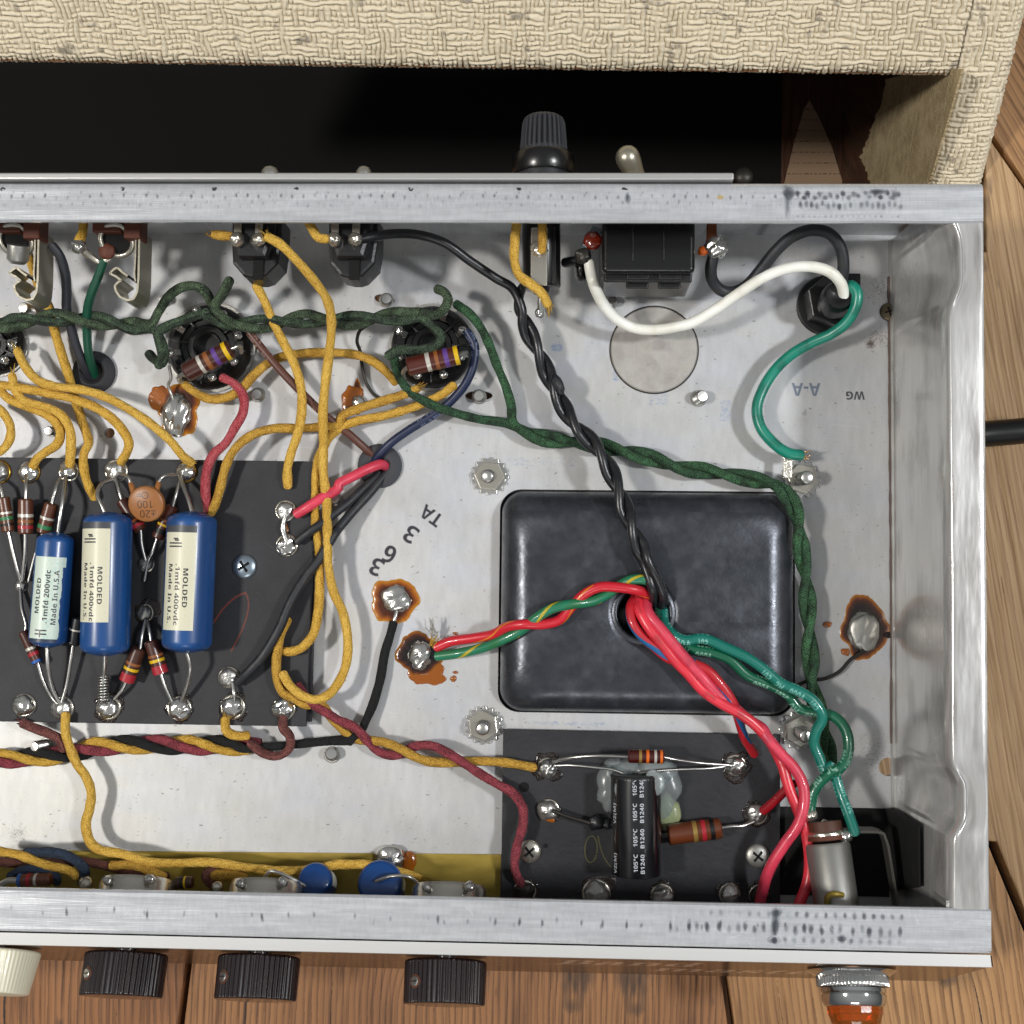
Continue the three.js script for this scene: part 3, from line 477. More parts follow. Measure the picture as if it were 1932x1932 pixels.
// covering plates: back panel strip and the front control panel
{
  const e = P(1385, 338, H + 3);
  part('back_panel_plate', rbox(XL, e.x, 60, H + 4, ZB - 14, ZB - 2, 3), std('#c9c9c7', 0.35, 0.7), chassis);
  const fT = canvasTex(2048, 256, (g, w, h) => {
    g.fillStyle = '#6a5340'; g.fillRect(0, 0, w, h);
    for (let i = 0; i < 5000; i++) { g.fillStyle = `rgba(${rnd() < 0.5 ? '40,28,20' : '130,104,80'},0.08)`; g.fillRect(rr(0, w), rr(0, h), rr(4, 40), 1.5); }
    const X = (p) => (P(p, 1830, 130).x - XL) / (XR - XL) * w;
    g.fillStyle = 'rgba(228,214,196,0.9)'; g.strokeStyle = g.fillStyle; g.lineWidth = 2;
    for (const kx of [20, 240, 492, 842]) for (let i = 0; i < 10; i++) { const a = Math.PI * (0.75 + i * 1.5 / 9); g.font = '20px sans-serif'; g.textAlign = 'center'; g.fillText(String(i + 1), X(kx) + Math.cos(a) * 84, 128 + Math.sin(a) * 92); }
    g.textAlign = 'left'; g.font = 'italic bold 84px serif'; g.fillText('Band', X(1040), 110); g.fillText('master', X(1225), 190); g.fillRect(X(1020), 118, 90, 3);
  });
  const pm = std('#ffffff', 0.22, 0.75, { map: fT });
  const pl = grid(4, 3, (a, b) => { const q = frontTop(0, [0, 0, 318, 318][Math.round(b * 3)], [-13, 3, 3, -13][Math.round(b * 3)]); return V(XL + (XR + 4 - XL) * a, q.y, q.z); }, (a, b) => [a, [1, 1, 0, 0][Math.round(b * 3)]]).toNonIndexed(); pl.computeVertexNormals();
  part('control_panel', pl, pm, chassis);
  const fr = grid(4, 4, (a, b) => { const k = Math.round(b * 4), q = frontTop(0, [8, -1, -1, 8, 8][k], [-14, -14, 4.5, 4.5, 3][k]); return V(XL + (XR + 1 - XL) * a, q.y, q.z); }).toNonIndexed(); fr.computeVertexNormals();
  part('panel_edge', fr, std('#d6d6d4', 0.4, 0.35), chassis);
}
// brass ground plate along the front
{
  const a = P(-400, 1602, 3), b = P(945, 1612, 3);
  const g = slab([[XL + 8, a.z], [b.x, b.z], [b.x, 828], [XL + 8, 828]], 0.5, 4);
  part('brass_plate', uvXZ(g, 0, 0, 300, 150), M.brass, chassis);
  part('solder_blob', blobGeo(26, 0.55, 31, 0.3).translate(...T('K', 295, 985, 10).toArray()), M.solder, chassis);
  part('flux_stain', [splat(34, 20, 3, 3).translate(...T('K', 310, 995, 4.5).toArray()), splat(13, 20, 9, 8).translate(...T('K', 405, 1010, 5).toArray())], M.amber, chassis);
}
// ground solder joints on the bare plate with their burnt flux
function groundJoint(t, x, y, r, flat, seed, stain, sx = 1, sz = 1, mat = M.solder) {
  const c = T(t, x, y, 2), g = blobGeo(r, flat, seed, 0.3, 28); g.scale(sx, 1, sz); g.translate(c.x, c.y + 2, c.z);
  const m = part('solder_blob', g, mat, chassis);
  stain.forEach(([dx, dy, rx, rz, s, mt, th]) => part('flux_stain', splat(rx, rz, s, th ?? 2.5).translate(c.x + dx, 0.6 + (mt === M.burnt ? 0.8 : 0), c.z + dy), mt, m));
}
const fluxTex = (inner, mid, outer) => canvasTex(128, 128, (g, w) => { const k = g.createRadialGradient(64, 64, 8, 64, 64, 64); k.addColorStop(0, inner); k.addColorStop(0.6, inner); k.addColorStop(0.8, mid); k.addColorStop(1, outer); g.fillStyle = k; g.fillRect(0, 0, w, w); for (let i = 0; i < 900; i++) { g.fillStyle = `rgba(${rnd() < 0.5 ? '20,8,2' : '190,90,20'},0.14)`; g.fillRect(rr(0, w), rr(0, w), 2, 2); } });
M.flux1 = phy('#ffffff', 0.2, 0, { transmission: 0.3, map: fluxTex('#562306', '#b0600e', '#e0a430'), clearcoat: 0.6, clearcoatRoughness: 0.15, bumpMap: mottle, bumpScale: 0.00012 });
M.flux2 = phy('#ffffff', 0.16, 0, { transmission: 0.12, map: fluxTex('#150904', '#4a1d06', '#cc8418'), clearcoat: 0.7, clearcoatRoughness: 0.12, bumpMap: mottle, bumpScale: 0.0003 });
groundJoint('H', 330, 912, 28, 0.4, 2, [[-2, 2, 44, 42, 6, M.flux1]], 1.05, 0.88);
groundJoint('H', 468, 1222, 25, 0.6, 12, [[-2, 2, 40, 42, 16, M.flux2, 4], [14, 36, 36, 24, 23, M.amber, 2], [64, -40, 5, 3, 4, M.amber], [62, 45, 6, 6, 8, M.amber], [66, 33, 5, 3, 3, M.amber]], 0.95, 1.15, M.solder);
groundJoint('D', 1005, 1205, 30, 0.4, 21, [[4, -8, 40, 52, 26, M.flux1], [-30, -30, 22, 24, 29, M.amber, 2]], 0.95, 1.35);
groundJoint('E', 118, 1140, 14, 0.5, 5, [[-14, -6, 22, 30, 40, M.amber, 5], [-4, -22, 8, 22, 41, M.flux1, 3]]);
groundJoint('I', 1062, 1092, 30, 0.32, 33, [[-1, -6, 43, 55, 35, M.flux2, 2], [-66, -12, 8, 6, 2, M.amber], [-34, 38, 9, 7, 4, M.amber], [45, 6, 9, 6, 7, M.burnt]], 0.95, 1.25, M.dull);
// loose stains: a plugged hole in the plate
{
  const c = P(1234, 660, 0), g = cylZ(82, 0, 5, 48, 2); g.rotateX(-Math.PI / 2); g.translate(c.x, -1.5, c.z);
  const gg = uvXZ(g, c.x - 100, c.z - 100, 200, 200);
  part('hole_plug', gg, std('#ffffff', 0.5, 0.3, { map: canvasTex(256, 256, (q, w) => { q.fillStyle = '#b3b0ab'; q.fillRect(0, 0, w, w); for (let i = 0; i < 500; i++) { q.fillStyle = `rgba(90,80,72,${rr(0.01, 0.045)})`; const r = rr(2, 22); q.beginPath(); q.arc(rr(0, w), rr(0, w), r, 0, 7); q.fill(); } q.strokeStyle = 'rgba(225,220,215,0.4)'; for (let i = 0; i < 16; i++) { q.beginPath(); const x = rr(0, w), y = rr(0, w); q.moveTo(x, y); q.lineTo(x + rr(-60, 60), y + rr(-40, 40)); q.stroke(); } }) }), chassis);
  const rim = new THREE.TorusGeometry(83, 1.6, 6, 60); rim.rotateX(Math.PI / 2); rim.translate(c.x, 0.6, c.z); part('plug_rim', rim, M.darklead, chassis);
}
// ---------------------------------------------------------------- transformer can
{
  const t = thing('transformer', 'large black metal transformer can with rounded edges and a wire hole on top', 'transformer');
  const a = P(948, 927, 4), b = P(1495, 1348, 4), hT = 64, hc = T('H', 1740, 985, hT), N = 96;
  const rect = (inset, y, r) => roundRect(a.x + inset, b.x - inset, a.z + inset, b.z - inset, r, N).map(([x, z]) => V(x, y, z));
  const rings = [rect(0, -160, 40), rect(0, 6, 40)];
  for (let i = 1; i <= 9; i++) { const q = i / 9 * Math.PI / 2; rings.push(rect(56 * (1 - Math.cos(q)), 6 + (hT - 6) * Math.sin(q), 42 + 12 * i / 9)); }
  const last = rings[rings.length - 1], circ = (r, y) => last.map((p) => { const an = Math.atan2(p.z - hc.z, p.x - hc.x); return V(hc.x + r * Math.cos(an), y, hc.z + r * Math.sin(an)); });
  const blend = (k, r, y) => { const c = circ(r, y); return last.map((p, i) => p.clone().lerp(c[i], k)); };
  rings.push(blend(0.35, 66, hT + 1), blend(0.75, 66, hT + 0.6), circ(66, hT - 1));
  const deep = [circ(60, hT - 5), circ(56, hT - 5), circ(52, hT - 2), circ(47, hT - 4), circ(45, hT - 12), circ(45, hT - 60)];
  const canMat = phy('#ffffff', 0.6, 0.6, { roughnessMap: mottle, map: dataTex(1024, 1024, (x, y) => { const d = fbm(x / 120, y / 120, 5), s = hash(x >> 1, y >> 1) > 0.9982 ? 0.9 * hash(x >> 1, 7) : noise(x / 2.2, y / 60) > 0.96 ? 0.12 : 0; return mixc([0.25, 0.26, 0.285], [0.36, 0.37, 0.4], Math.max(0, d - 0.4) * 1.5 + s); }, true), bumpMap: grit, bumpScale: 0.00005, clearcoat: 0.12, clearcoatRoughness: 0.4 });
  part('gap_shade_plate', slab(roundRect(a.x - 60, b.x + 60, a.z - 60, b.z + 60, 20), -22, -12), std('#08080a', 0.7), t);  // added black plate that darkens the gap round the can
  const g = loft([...rings, ...deep]); part('can', g, canMat, t);
  part('hole_bottom', cylZ(44, 0, 4).rotateX(-Math.PI / 2).translate(hc.x, hT - 66, hc.z), M.hole, t);
}

// ---------------------------------------------------------------- nuts, studs, screws
function stud(label, t, x, y, x2, y2, r, h, group) {         // a screw end standing in the plate, leaning as seen
  const a = T(t, x, y, 0), b = T(t, x2, y2, h), g = thing('screw', label, 'screw', group), f = frame(a, b, V(0, 0, -1));
  const prof = [[0, 0], [r, 0]]; for (let z = 3; z < f.L - 3; z += 3.4) prof.push([r, z], [r * 0.84, z + 1.7]); prof.push([r * 0.95, f.L - 2], [r * 0.8, f.L], [0, f.L + 0.5]);
  part('shaft', lathe(prof, 18).applyMatrix4(f.m), M.steel, g);
  part('washer', cylZ(r * 1.3, 0, 3, 20, 1).rotateX(-Math.PI / 2).translate(a.x, 0.3, a.z), M.dull, g);
  return g;
}
function bolt(label, t, x, y, x2, y2, h, turn, stub) {
  const a = T(t, x, y, 0), b = T(t, x2, y2, h), g = thing('bolt', label, 'bolt'), f = frame(a, b, V(0, 0, -1));
  const star = []; for (let i = 0; i < 64; i++) { const q = i / 64 * 2 * Math.PI, k = i % 4 < 2 ? 36 : 31; star.push([a.x + k * Math.cos(q), a.z + k * Math.sin(q)]); }
  part('lock_washer', slab(star, 0.4, 5, [ringPts(a, 14, 24)], 0.8), M.steel, g);
  const hexN = Array.from({ length: 6 }, (_, i) => { const q = i / 6 * 2 * Math.PI + turn; return [a.x + 29 * Math.cos(q), a.z + 29 * Math.sin(q)]; });
  part('nut', slab(hexN, 5.4, stub ? 16 : 20, [ringPts(a, 12, 24)], 1.6), M.nickel, g);
  const prof = [[0, 0], [12.5, 0]]; for (let z = 6; z < f.L - 3; z += 3.6) prof.push([12.8, z], [11, z + 1.8]); prof.push([11, f.L], [9.5, f.L + 1.2], [0, f.L + 1.5]);
  part('shaft', lathe(prof, 20).applyMatrix4(f.m), M.steel, g); return g;
}
bolt('transformer bolt with nut above the upper left corner of the black can', 'H', 862, 206, 846, 205, 26, 0.1, true);
bolt('transformer bolt with nut below the lower left corner of the black can', 'H', 828, 1625, 820, 1648, 44, 0.4);
bolt('tall transformer bolt under the cut end of the green ground wire', 'I', 706, 222, 742, 212, 60, 0.2, true);
bolt('transformer bolt beside the twisted green wires, lower right of the black can', 'I', 690, 1655, 735, 1690, 54, 0.5);
const SG = 'screw ends in the bare plate';
stud('screw end lying slantwise beside the left brown and yellow wires under the jacks', 'D', 205, 625, 130, 595, 11, 52);
stud('small bright screw end left of the left valve socket, below the jack contact', 'D', 945, 560, 925, 545, 9, 22);
stud('screw end at the lower right of the left valve socket, beside the pink wire', 'D', 1475, 1095, 1462, 1090, 11, 22);
stud('screw end below the standby switch, upper left of the right valve socket', 'E', 272, 555, 272, 545, 11, 20);
stud('screw end in a slot at the lower right of the right valve socket', 'E', 802, 1105, 800, 1098, 11, 22);
stud('screw end half hidden behind the white mains wire', 'E', 1548, 575, 1562, 550, 10, 24);
stud('lone screw end at the lower right of the round plugged hole', 'F', 120, 1115, 145, 1100, 12, 26);
stud('screw end at the right edge of the circuit board beside yellow wires', 'G', 1915, 345, 1905, 330, 12, 26);
stud('screw end in front of the circuit board, near the black cloth wire', 'J', 1895, 395, 1890, 390, 12, 22);
stud('slanting screw end in front of the circuit board beside the frayed brown wire', 'J', 265, 335, 195, 350, 10, 38);
stud('screw end hidden among the arched yellow wires above the board', 'D', 300, 1300, 275, 1300, 9, 24);
function phillips(label, t, x, y, h, r, mat, turn) {
  const c = T(t, x, y, h), g = thing('screw', label, 'screw');
  const head = blobGeo(r, 0.36, 1, 0, 30); head.translate(c.x, h, c.z); part('head', head, mat, g);
  for (const q of [0, Math.PI / 2]) { const s = rbox(-r * 0.52, r * 0.52, r * 0.2, r * 0.372, -r * 0.11, r * 0.11, 1); s.rotateY(q + turn); s.translate(c.x, h, c.z); part('slot', s, M.hole, g); }
  return g;
}
phillips('round cross head screw in the middle of the large circuit board', 'G', 1395, 720, 37, 23, std('#9aa8b4', 0.3, 0.85), 0.6);
phillips('cross head screw behind the pink wire on the small circuit board', 'K', 1088, 947, 21, 22, M.nickel, 0.7);
phillips('cross head screw at the right edge of the small circuit board', 'L', 412, 972, 21, 22, M.dull, 0.9);
phillips('dark cross head screw in the plate beside the end wall', 'F', 1206, 620, 1, 17, std('#6e6350', 0.4, 0.8), 0.3);

// ---------------------------------------------------------------- circuit boards
function boardTex(g0, w, h, draw, tone = 1) {
  return canvasTex(w, h, (g) => {
    const im = g.createImageData(w, h);
    for (let y = 0; y < h; y++) for (let x = 0; x < w; x++) { const v = 33 * tone + 22 * (fbm(x / 60, y / 60, 4) - 0.5) + 13 * (hash(x, y) - 0.5), o = (y * w + x) * 4; im.data[o] = v; im.data[o + 1] = v + 0.5; im.data[o + 2] = v + 5; im.data[o + 3] = 255; }
    g.putImageData(im, 0, 0);
    for (let i = 0; i < 60; i++) { g.strokeStyle = `rgba(130,130,138,${rr(0.05, 0.2)})`; g.lineWidth = rr(0.5, 1.3); const x = rr(0, w), y = rr(0, h), a = rr(0, 6.3), l = rr(6, 60); g.beginPath(); g.moveTo(x, y); g.lineTo(x + Math.cos(a) * l, y + Math.sin(a) * l); g.stroke(); }
    for (let i = 0; i < 1600; i++) { g.fillStyle = `rgba(150,150,158,${rr(0.1, 0.5)})`; g.fillRect(rr(0, w), rr(0, h), rr(0.6, 1.6), rr(0.6, 1.6)); }
    draw(g, w, h);
  });
}
const HB = 36;
const board = thing('circuit_board', 'large dark fibre circuit board carrying blue capacitors and solder joints', 'circuit board');
{
  const a = P(-400, 857, HB), b = P(587, 1371, HB), br = P(577, 1371, HB), x0 = XL + 30, w = b.x - x0, d = b.z - a.z;
  const tx = boardTex(0, 1536, 480, (g, W, Hh) => {
    const q = (t, x, y) => { const p = T(t, x, y, HB); return [(p.x - x0) / w * W, (p.z - a.z) / d * Hh]; };
    g.strokeStyle = 'rgba(124,48,34,0.75)'; g.lineWidth = 4; g.lineCap = 'round'; g.beginPath(); g.moveTo(...q('G', 1220, 1040)); g.quadraticCurveTo(...q('G', 1300, 900), ...q('G', 1400, 870)); g.quadraticCurveTo(...q('G', 1460, 960), ...q('G', 1320, 1200)); g.stroke();
    g.strokeStyle = 'rgba(8,8,10,0.5)'; g.lineWidth = 1; for (let i = 0; i < 40; i++) { const y = rr(0, Hh), x = rr(0, W); g.beginPath(); g.moveTo(x, y); g.lineTo(x + rr(20, 90), y + rr(-3, 3)); g.stroke(); }
  });
  const bm = std('#ffffff', 0.62, 0, { map: tx, bumpMap: grit, bumpScale: 0.0001 });
  part('board', uvXZ(slab([[x0, a.z], [b.x, a.z + 5], [br.x, b.z], [x0, b.z]], HB - 11, HB, [], 1), x0, a.z, w, d), bm, board);
  const b2 = P(591, 1362, HB - 14);
  part('backing_board', uvXZ(slab([[x0, a.z + 4], [b2.x - 2, a.z + 8], [b2.x - 4, b2.z], [x0, b2.z]], HB - 26, HB - 13, [], 1), x0, a.z, w, d), bm, board);
}
function joint(bd, t, x, y, h, r, seed, o = {}) {
  const c = T(t, x, y, h); 
  part('eyelet', new THREE.TorusGeometry(r * 0.95, r * 0.2, 8, 28).rotateX(Math.PI / 2).translate(c.x, h + 0.5, c.z), o.gold ? std('#b08a3a', 0.3, 0.9) : M.nickel, bd);
  part('solder_joint', blobGeo(r, o.flat ?? 0.66, seed, (o.rough ?? 0.2) * 1.25, 28).translate(c.x, h + r * 0.18, c.z), o.mat ?? (seed % 3 === 0 ? M.solderDull : M.solder), bd);
  if (o.burn) part('flux_stain', splat(r * o.burn, r * o.burn, seed + 2, 2.2, 64, 0.5).translate(c.x, h, c.z), M.burnt, bd);
}
for (const [x, y, r, s, o] of [[-2, 182, 20, 3, { gold: 1 }], [168, 182, 19, 1, { gold: 1 }], [395, 176, 18, 2], [665, 176, 20, 3], [1065, 182, 18, 4, { gold: 1 }], [140, 1512, 20, 5], [357, 1528, 20, 6], [622, 1525, 21, 7, { burn: 1.35 }], [1025, 1530, 21, 8, { burn: 1.3, rough: 0.3 }], [1306, 1352, 18, 9], [1330, 1522, 21, 10, { burn: 1.3 }], [1620, 1530, 20, 11, { rough: 0.35 }], [1630, 402, 18, 12, { flat: 0.5 }], [1637, 600, 19, 13, { flat: 0.5, rough: 0.3 }], [838, 705, 14, 14, { mat: M.dull }], [830, 985, 15, 15, { mat: M.dull, burn: 1.6 }], [122, 830, 11, 16]]) joint(board, 'G', x, y, HB, r, s, o ?? {});
part('jumper', tube(path('G', [1632, 420, 44, 1615, 500, 44, 1637, 580, 44]), 5, { wobble: 0.25 }), M.solderDull, board);
part('jumper', tube(path('G', [1328, 1390, 48, 1336, 1450, 52, 1338, 1500, 46]), 3.6), M.lead, board);
part('flux_stain', splat(7, 12, 3, 3).translate(...T('G', 1625, 510, HB + 1).toArray()), M.amber, board);

const HS = 20;
const small = thing('circuit_board', 'smaller dark fibre board below the black can, with the glossy black capacitor', 'circuit board');
{
  const a = P(949, 1376, HS), b = P(1472, 1740, HS), w = b.x - a.x, d = b.z - a.z;
  const tx = boardTex(0, 768, 512, (g, W, Hh) => {
    const q = (t, x, y) => { const p = T(t, x, y, HS); return [(p.x - a.x) / w * W, (p.z - a.z) / d * Hh]; };
    g.strokeStyle = 'rgba(140,140,60,0.75)'; g.lineWidth = 3; g.setLineDash([4, 2]); g.beginPath(); const [cx, cy] = q('K', 1440, 935); g.ellipse(cx, cy, 17, 36, 0.05, 0.4, 6.6); g.stroke(); g.beginPath(); g.moveTo(...q('K', 1480, 860)); g.quadraticCurveTo(...q('K', 1500, 990), ...q('K', 1560, 1040)); g.stroke();
  });
  part('board', uvXZ(slab([[a.x, a.z], [b.x, a.z + 2], [b.x, b.z], [a.x, b.z]], HS - 11, HS, [], 1), a.x, a.z, w, d), std('#ffffff', 0.5, 0, { map: tx, bumpMap: grit, bumpScale: 0.0001 }), small);
  part('drill_hole', cylZ(9, 0, 1.5, 24).rotateX(-Math.PI / 2).translate(...T('K', 1058, 580, HS).toArray()), M.hole, small);
  part('drill_hole', cylZ(4, 0, 1.5, 16).rotateX(-Math.PI / 2).translate(...T('K', 1180, 915, HS).toArray()), M.hole, small);
}
for (const [t, x, y, r, s, o] of [['K', 1190, 470, 17, 21, { burn: 1.7, rough: 0.3, flat: 0.9 }], ['K', 1197, 712, 19, 22, { burn: 1.15, mat: M.solderDull }], ['K', 1062, 1175, 19, 23, { burn: 1.35, mat: M.darklead }], ['K', 1470, 1185, 24, 24, { burn: 1.35, mat: M.dull }], ['K', 1845, 1195, 19, 25, { burn: 1.3, mat: M.solderDull }], ['L', 285, 455, 18, 26, { burn: 1.5, rough: 0.3 }], ['L', 410, 735, 17, 27, { burn: 1.3, rough: 0.3 }], ['L', 252, 1190, 18, 28, { burn: 1.2, mat: M.solderDull }], ['L', 420, 1195, 17, 29, { burn: 1.3, mat: M.darklead }]]) joint(small, t, x, y, HS, r, s, o);
part('flux_stain', splat(12, 8, 4, 3).translate(...T('K', 1200, 755, HS + 6).toArray()), M.amber, small);

// black liner in the lower right corner
{
  const t = thing('insulating_liner', 'black fibre liner folded up against the end wall around the pilot lamp holder', 'liner');
  const a = P(1471, 1522, 4), top = P(1698, 1522, 4), lm = std('#0a0a0b', 0.8);
  part('floor_sheet', slab([[a.x, a.z], [XB - 12, a.z], [XB - 12, 700], [a.x - 2, 700]], 1, 4), lm, t);
  const q0 = onPlane(...px('L', 1225, 712), V(1, 0, 0), XB - 4), q1 = onPlane(...px('L', 1370, 800), V(1, 0, 0), XB + 4), q2 = onPlane(...px('L', 1374, 1270), V(1, 0, 0), XB + 4);
  const s = [[XB - 12, 3, a.z], [XB - 5, q0.y * 0.6, q0.z], [XB + 1, q1.y, q1.z], [XB + 1, q2.y, 640], [XB + 1, 0, 690], [XB - 12, 3, 690]];
  const g = new THREE.BufferGeometry().setFromPoints([...s.map((p) => V(p[0] - 6, p[1], p[2])), ...s.map((p) => V(p[0] - 9, p[1], p[2]))]); const n = s.length, idx = [];
  for (let i = 1; i < n - 1; i++) idx.push(0, i, i + 1, n, n + i + 1, n + i); for (let i = 0; i < n; i++) { const j = (i + 1) % n; idx.push(i, j, n + i, j, n + j, n + i); }
  g.setIndex(idx); const gg = g.toNonIndexed(); gg.computeVertexNormals(); part('wall_sheet', gg, lm, t);
}

// ---------------------------------------------------------------- capacitors
function filmCap(label, A, B, r, draw, span, theta, lead1, lead2, mirror) {
  const t = thing('film_capacitor', label, 'capacitor'), f = frame(A, B), L = f.L;
  const blue = phy('#ffffff', 0.34, 0, { map: jacket('#16457f', r, '#0a2038', 0.45), clearcoat: 0.35, clearcoatRoughness: 0.2, bumpMap: grit, bumpScale: 0.00008 });
  const prof = [[0, -1], [r * 0.2, -2], [r * 0.5, 1], [r * 0.78, 5]]; for (let i = 0; i <= 6; i++) { const a = i / 6 * Math.PI / 2; prof.push([r - r * 0.24 * (1 - Math.sin(a)), 6 + r * 0.32 * (1 - Math.cos(a))]); }
  const n = prof.length; for (let i = n - 1; i >= 0; i--) prof.push([prof[i][0], L - prof[i][1]]);
  part('body', lathe(prof, 40).applyMatrix4(f.m), blue, t);
  const tex = canvasTex(256, 512, (g, w, h) => { draw(g, w, h); });
  const [s0, s1] = span, [h0, h1] = theta;
  const lab = grid(24, 20, (a, b) => { const q = (h0 + (h1 - h0) * b), z = L * (s0 + (s1 - s0) * a); return f.at((r + 0.7) * Math.sin(q), (r + 0.7) * Math.cos(q), z); }, (a, b) => [b, 1 - a]);
  part('paper_label', lab, phy('#ffffff', 0.55, 0, { map: tex, clearcoat: 0.25, clearcoatRoughness: 0.3 }), t);
  if (lead1) part('lead', tube(lead1, 4, { uvLen: 60 }), M.lead, t);
  if (lead2) part('lead', tube(lead2, 4, { uvLen: 60 }), M.lead, t);
  return t;
}
const speck = (g, w, h, c = '#d6d3ba') => { g.fillStyle = c; g.fillRect(0, 0, w, h); for (let i = 0; i < 700; i++) { g.fillStyle = `rgba(${rnd() < 0.5 ? '120,140,110' : '240,238,220'},0.2)`; const r = rr(1, 5); g.fillRect(rr(0, w), rr(0, h), r, r); } };
const capText = (lines, x0, dx, y, turn, size, f) => (g, w, h) => { };
function label400(shift) {
  return (g, w, h) => {
    speck(g, w, h); g.fillStyle = '#3d4046'; g.fillRect(0, 0, w, 34); g.fillStyle = '#c9c7b0'; g.fillRect(0, 34, w, 2);
    g.fillStyle = '#25262a'; g.fillRect(44, 84, 110, 7); g.fillRect(44, 100, 110, 7); g.fillRect(86, 62, 40, 7); g.fillRect(96, 70, 36, 7);
    g.font = 'bold 48px sans-serif';
    const put = (s, x, y, k = 1) => { g.save(); g.translate(x, y); g.rotate(Math.PI / 2); g.scale(k, 1); g.fillText(s, 0, 0); g.restore(); };
    put('MOLDED', 172, 206 + shift, 0.98); put('.1mfd 400vdc', 112, 186 + shift, 1.0); put('Made In U.S.', 52, 186 + shift, 1.02);
  };
}
function label200() {
  return (g, w, h) => {
    speck(g, w, h, '#cbd8cc'); for (let i = 0; i < 400; i++) { g.fillStyle = 'rgba(110,190,190,0.14)'; const y = rr(0, h); g.fillRect(w * rr(0.45, 1), y, rr(2, 14), rr(2, 14)); }
    g.fillStyle = '#25262a'; g.font = 'bold 52px sans-serif';
    const put = (s, x, y, k = 1) => { g.save(); g.translate(x, y); g.rotate(-Math.PI / 2); g.scale(k, 1); g.fillText(s, 0, 0); g.restore(); };
    put('MOLDED', 78, 344, 1); put('.1mfd 200vdc', 146, 400, 0.98); put('Made In U.S.A', 208, 408, 0.95);
    g.fillRect(60, 436, 90, 8); g.fillRect(60, 458, 90, 8); g.fillRect(96, 440, 10, 42); g.fillStyle = '#20304a'; g.fillRect(0, 490, w, 22);
    g.fillStyle = '#123f7a'; for (let i = 0; i < 90; i++) { const y = 60 + i * 5; const k = 10 + 26 * fbm(i / 8, 3, 3); g.fillRect(w - k, y, k, 5); }
  };
}
filmCap('smaller blue capacitor with a pale greenish 200 volt label, leftmost of three', T('G', 322, 530, 78), T('G', 268, 1178, 78), 34, label200(), [0.21, 0.955], [-0.75, 1.05], path('G', [376, 205, 52, 360, 330, 78, 345, 430, 82, 330, 535, 78]), path('G', [268, 1170, 78, 275, 1300, 74, 300, 1420, 60, 335, 1490, 50]));
filmCap('blue capacitor with cream 400 volt label and a coiled lower lead, middle of three', T('G', 617, 415, 86), T('G', 598, 1226, 86), 44, label400(20), [0.07, 0.765], [-0.98, 0.46], path('G', [640, 225, 50, 580, 250, 66, 556, 310, 80, 580, 370, 86, 605, 425, 86]), path('G', [598, 1226, 86, 596, 1290, 78, 592, 1360, 66, 590, 1470, 50]));
filmCap('blue capacitor with cream 400 volt label under the orange disc, rightmost of three', T('G', 1098, 412, 86), T('G', 1064, 1208, 86), 45, label400(0), [0.1, 0.84], [-0.92, 0.5], path('G', [1020, 195, 50, 1045, 260, 66, 1075, 340, 80, 1096, 415, 86]), path('G', [1064, 1205, 86, 1085, 1290, 80, 1070, 1390, 64, 1035, 1490, 48]));
{ // coil of wire round the lower lead of the middle capacitor
  const pts = []; for (let i = 0; i <= 9 * 12; i++) { const q = i / 12 * 2 * Math.PI, k = i / 108, c = T('G', 592, 1345, 62).lerp(T('G', 590, 1490, 50), k); pts.push(c.add(V(8.5 * Math.cos(q), 8.5 * Math.sin(q), 0))); }
  solo('wire', tube(pts, 2.3, { step: 2.5, radial: 7 }), M.lead, 'bright bare wire coil round the lower lead of the middle blue capacitor', 'wire');
}
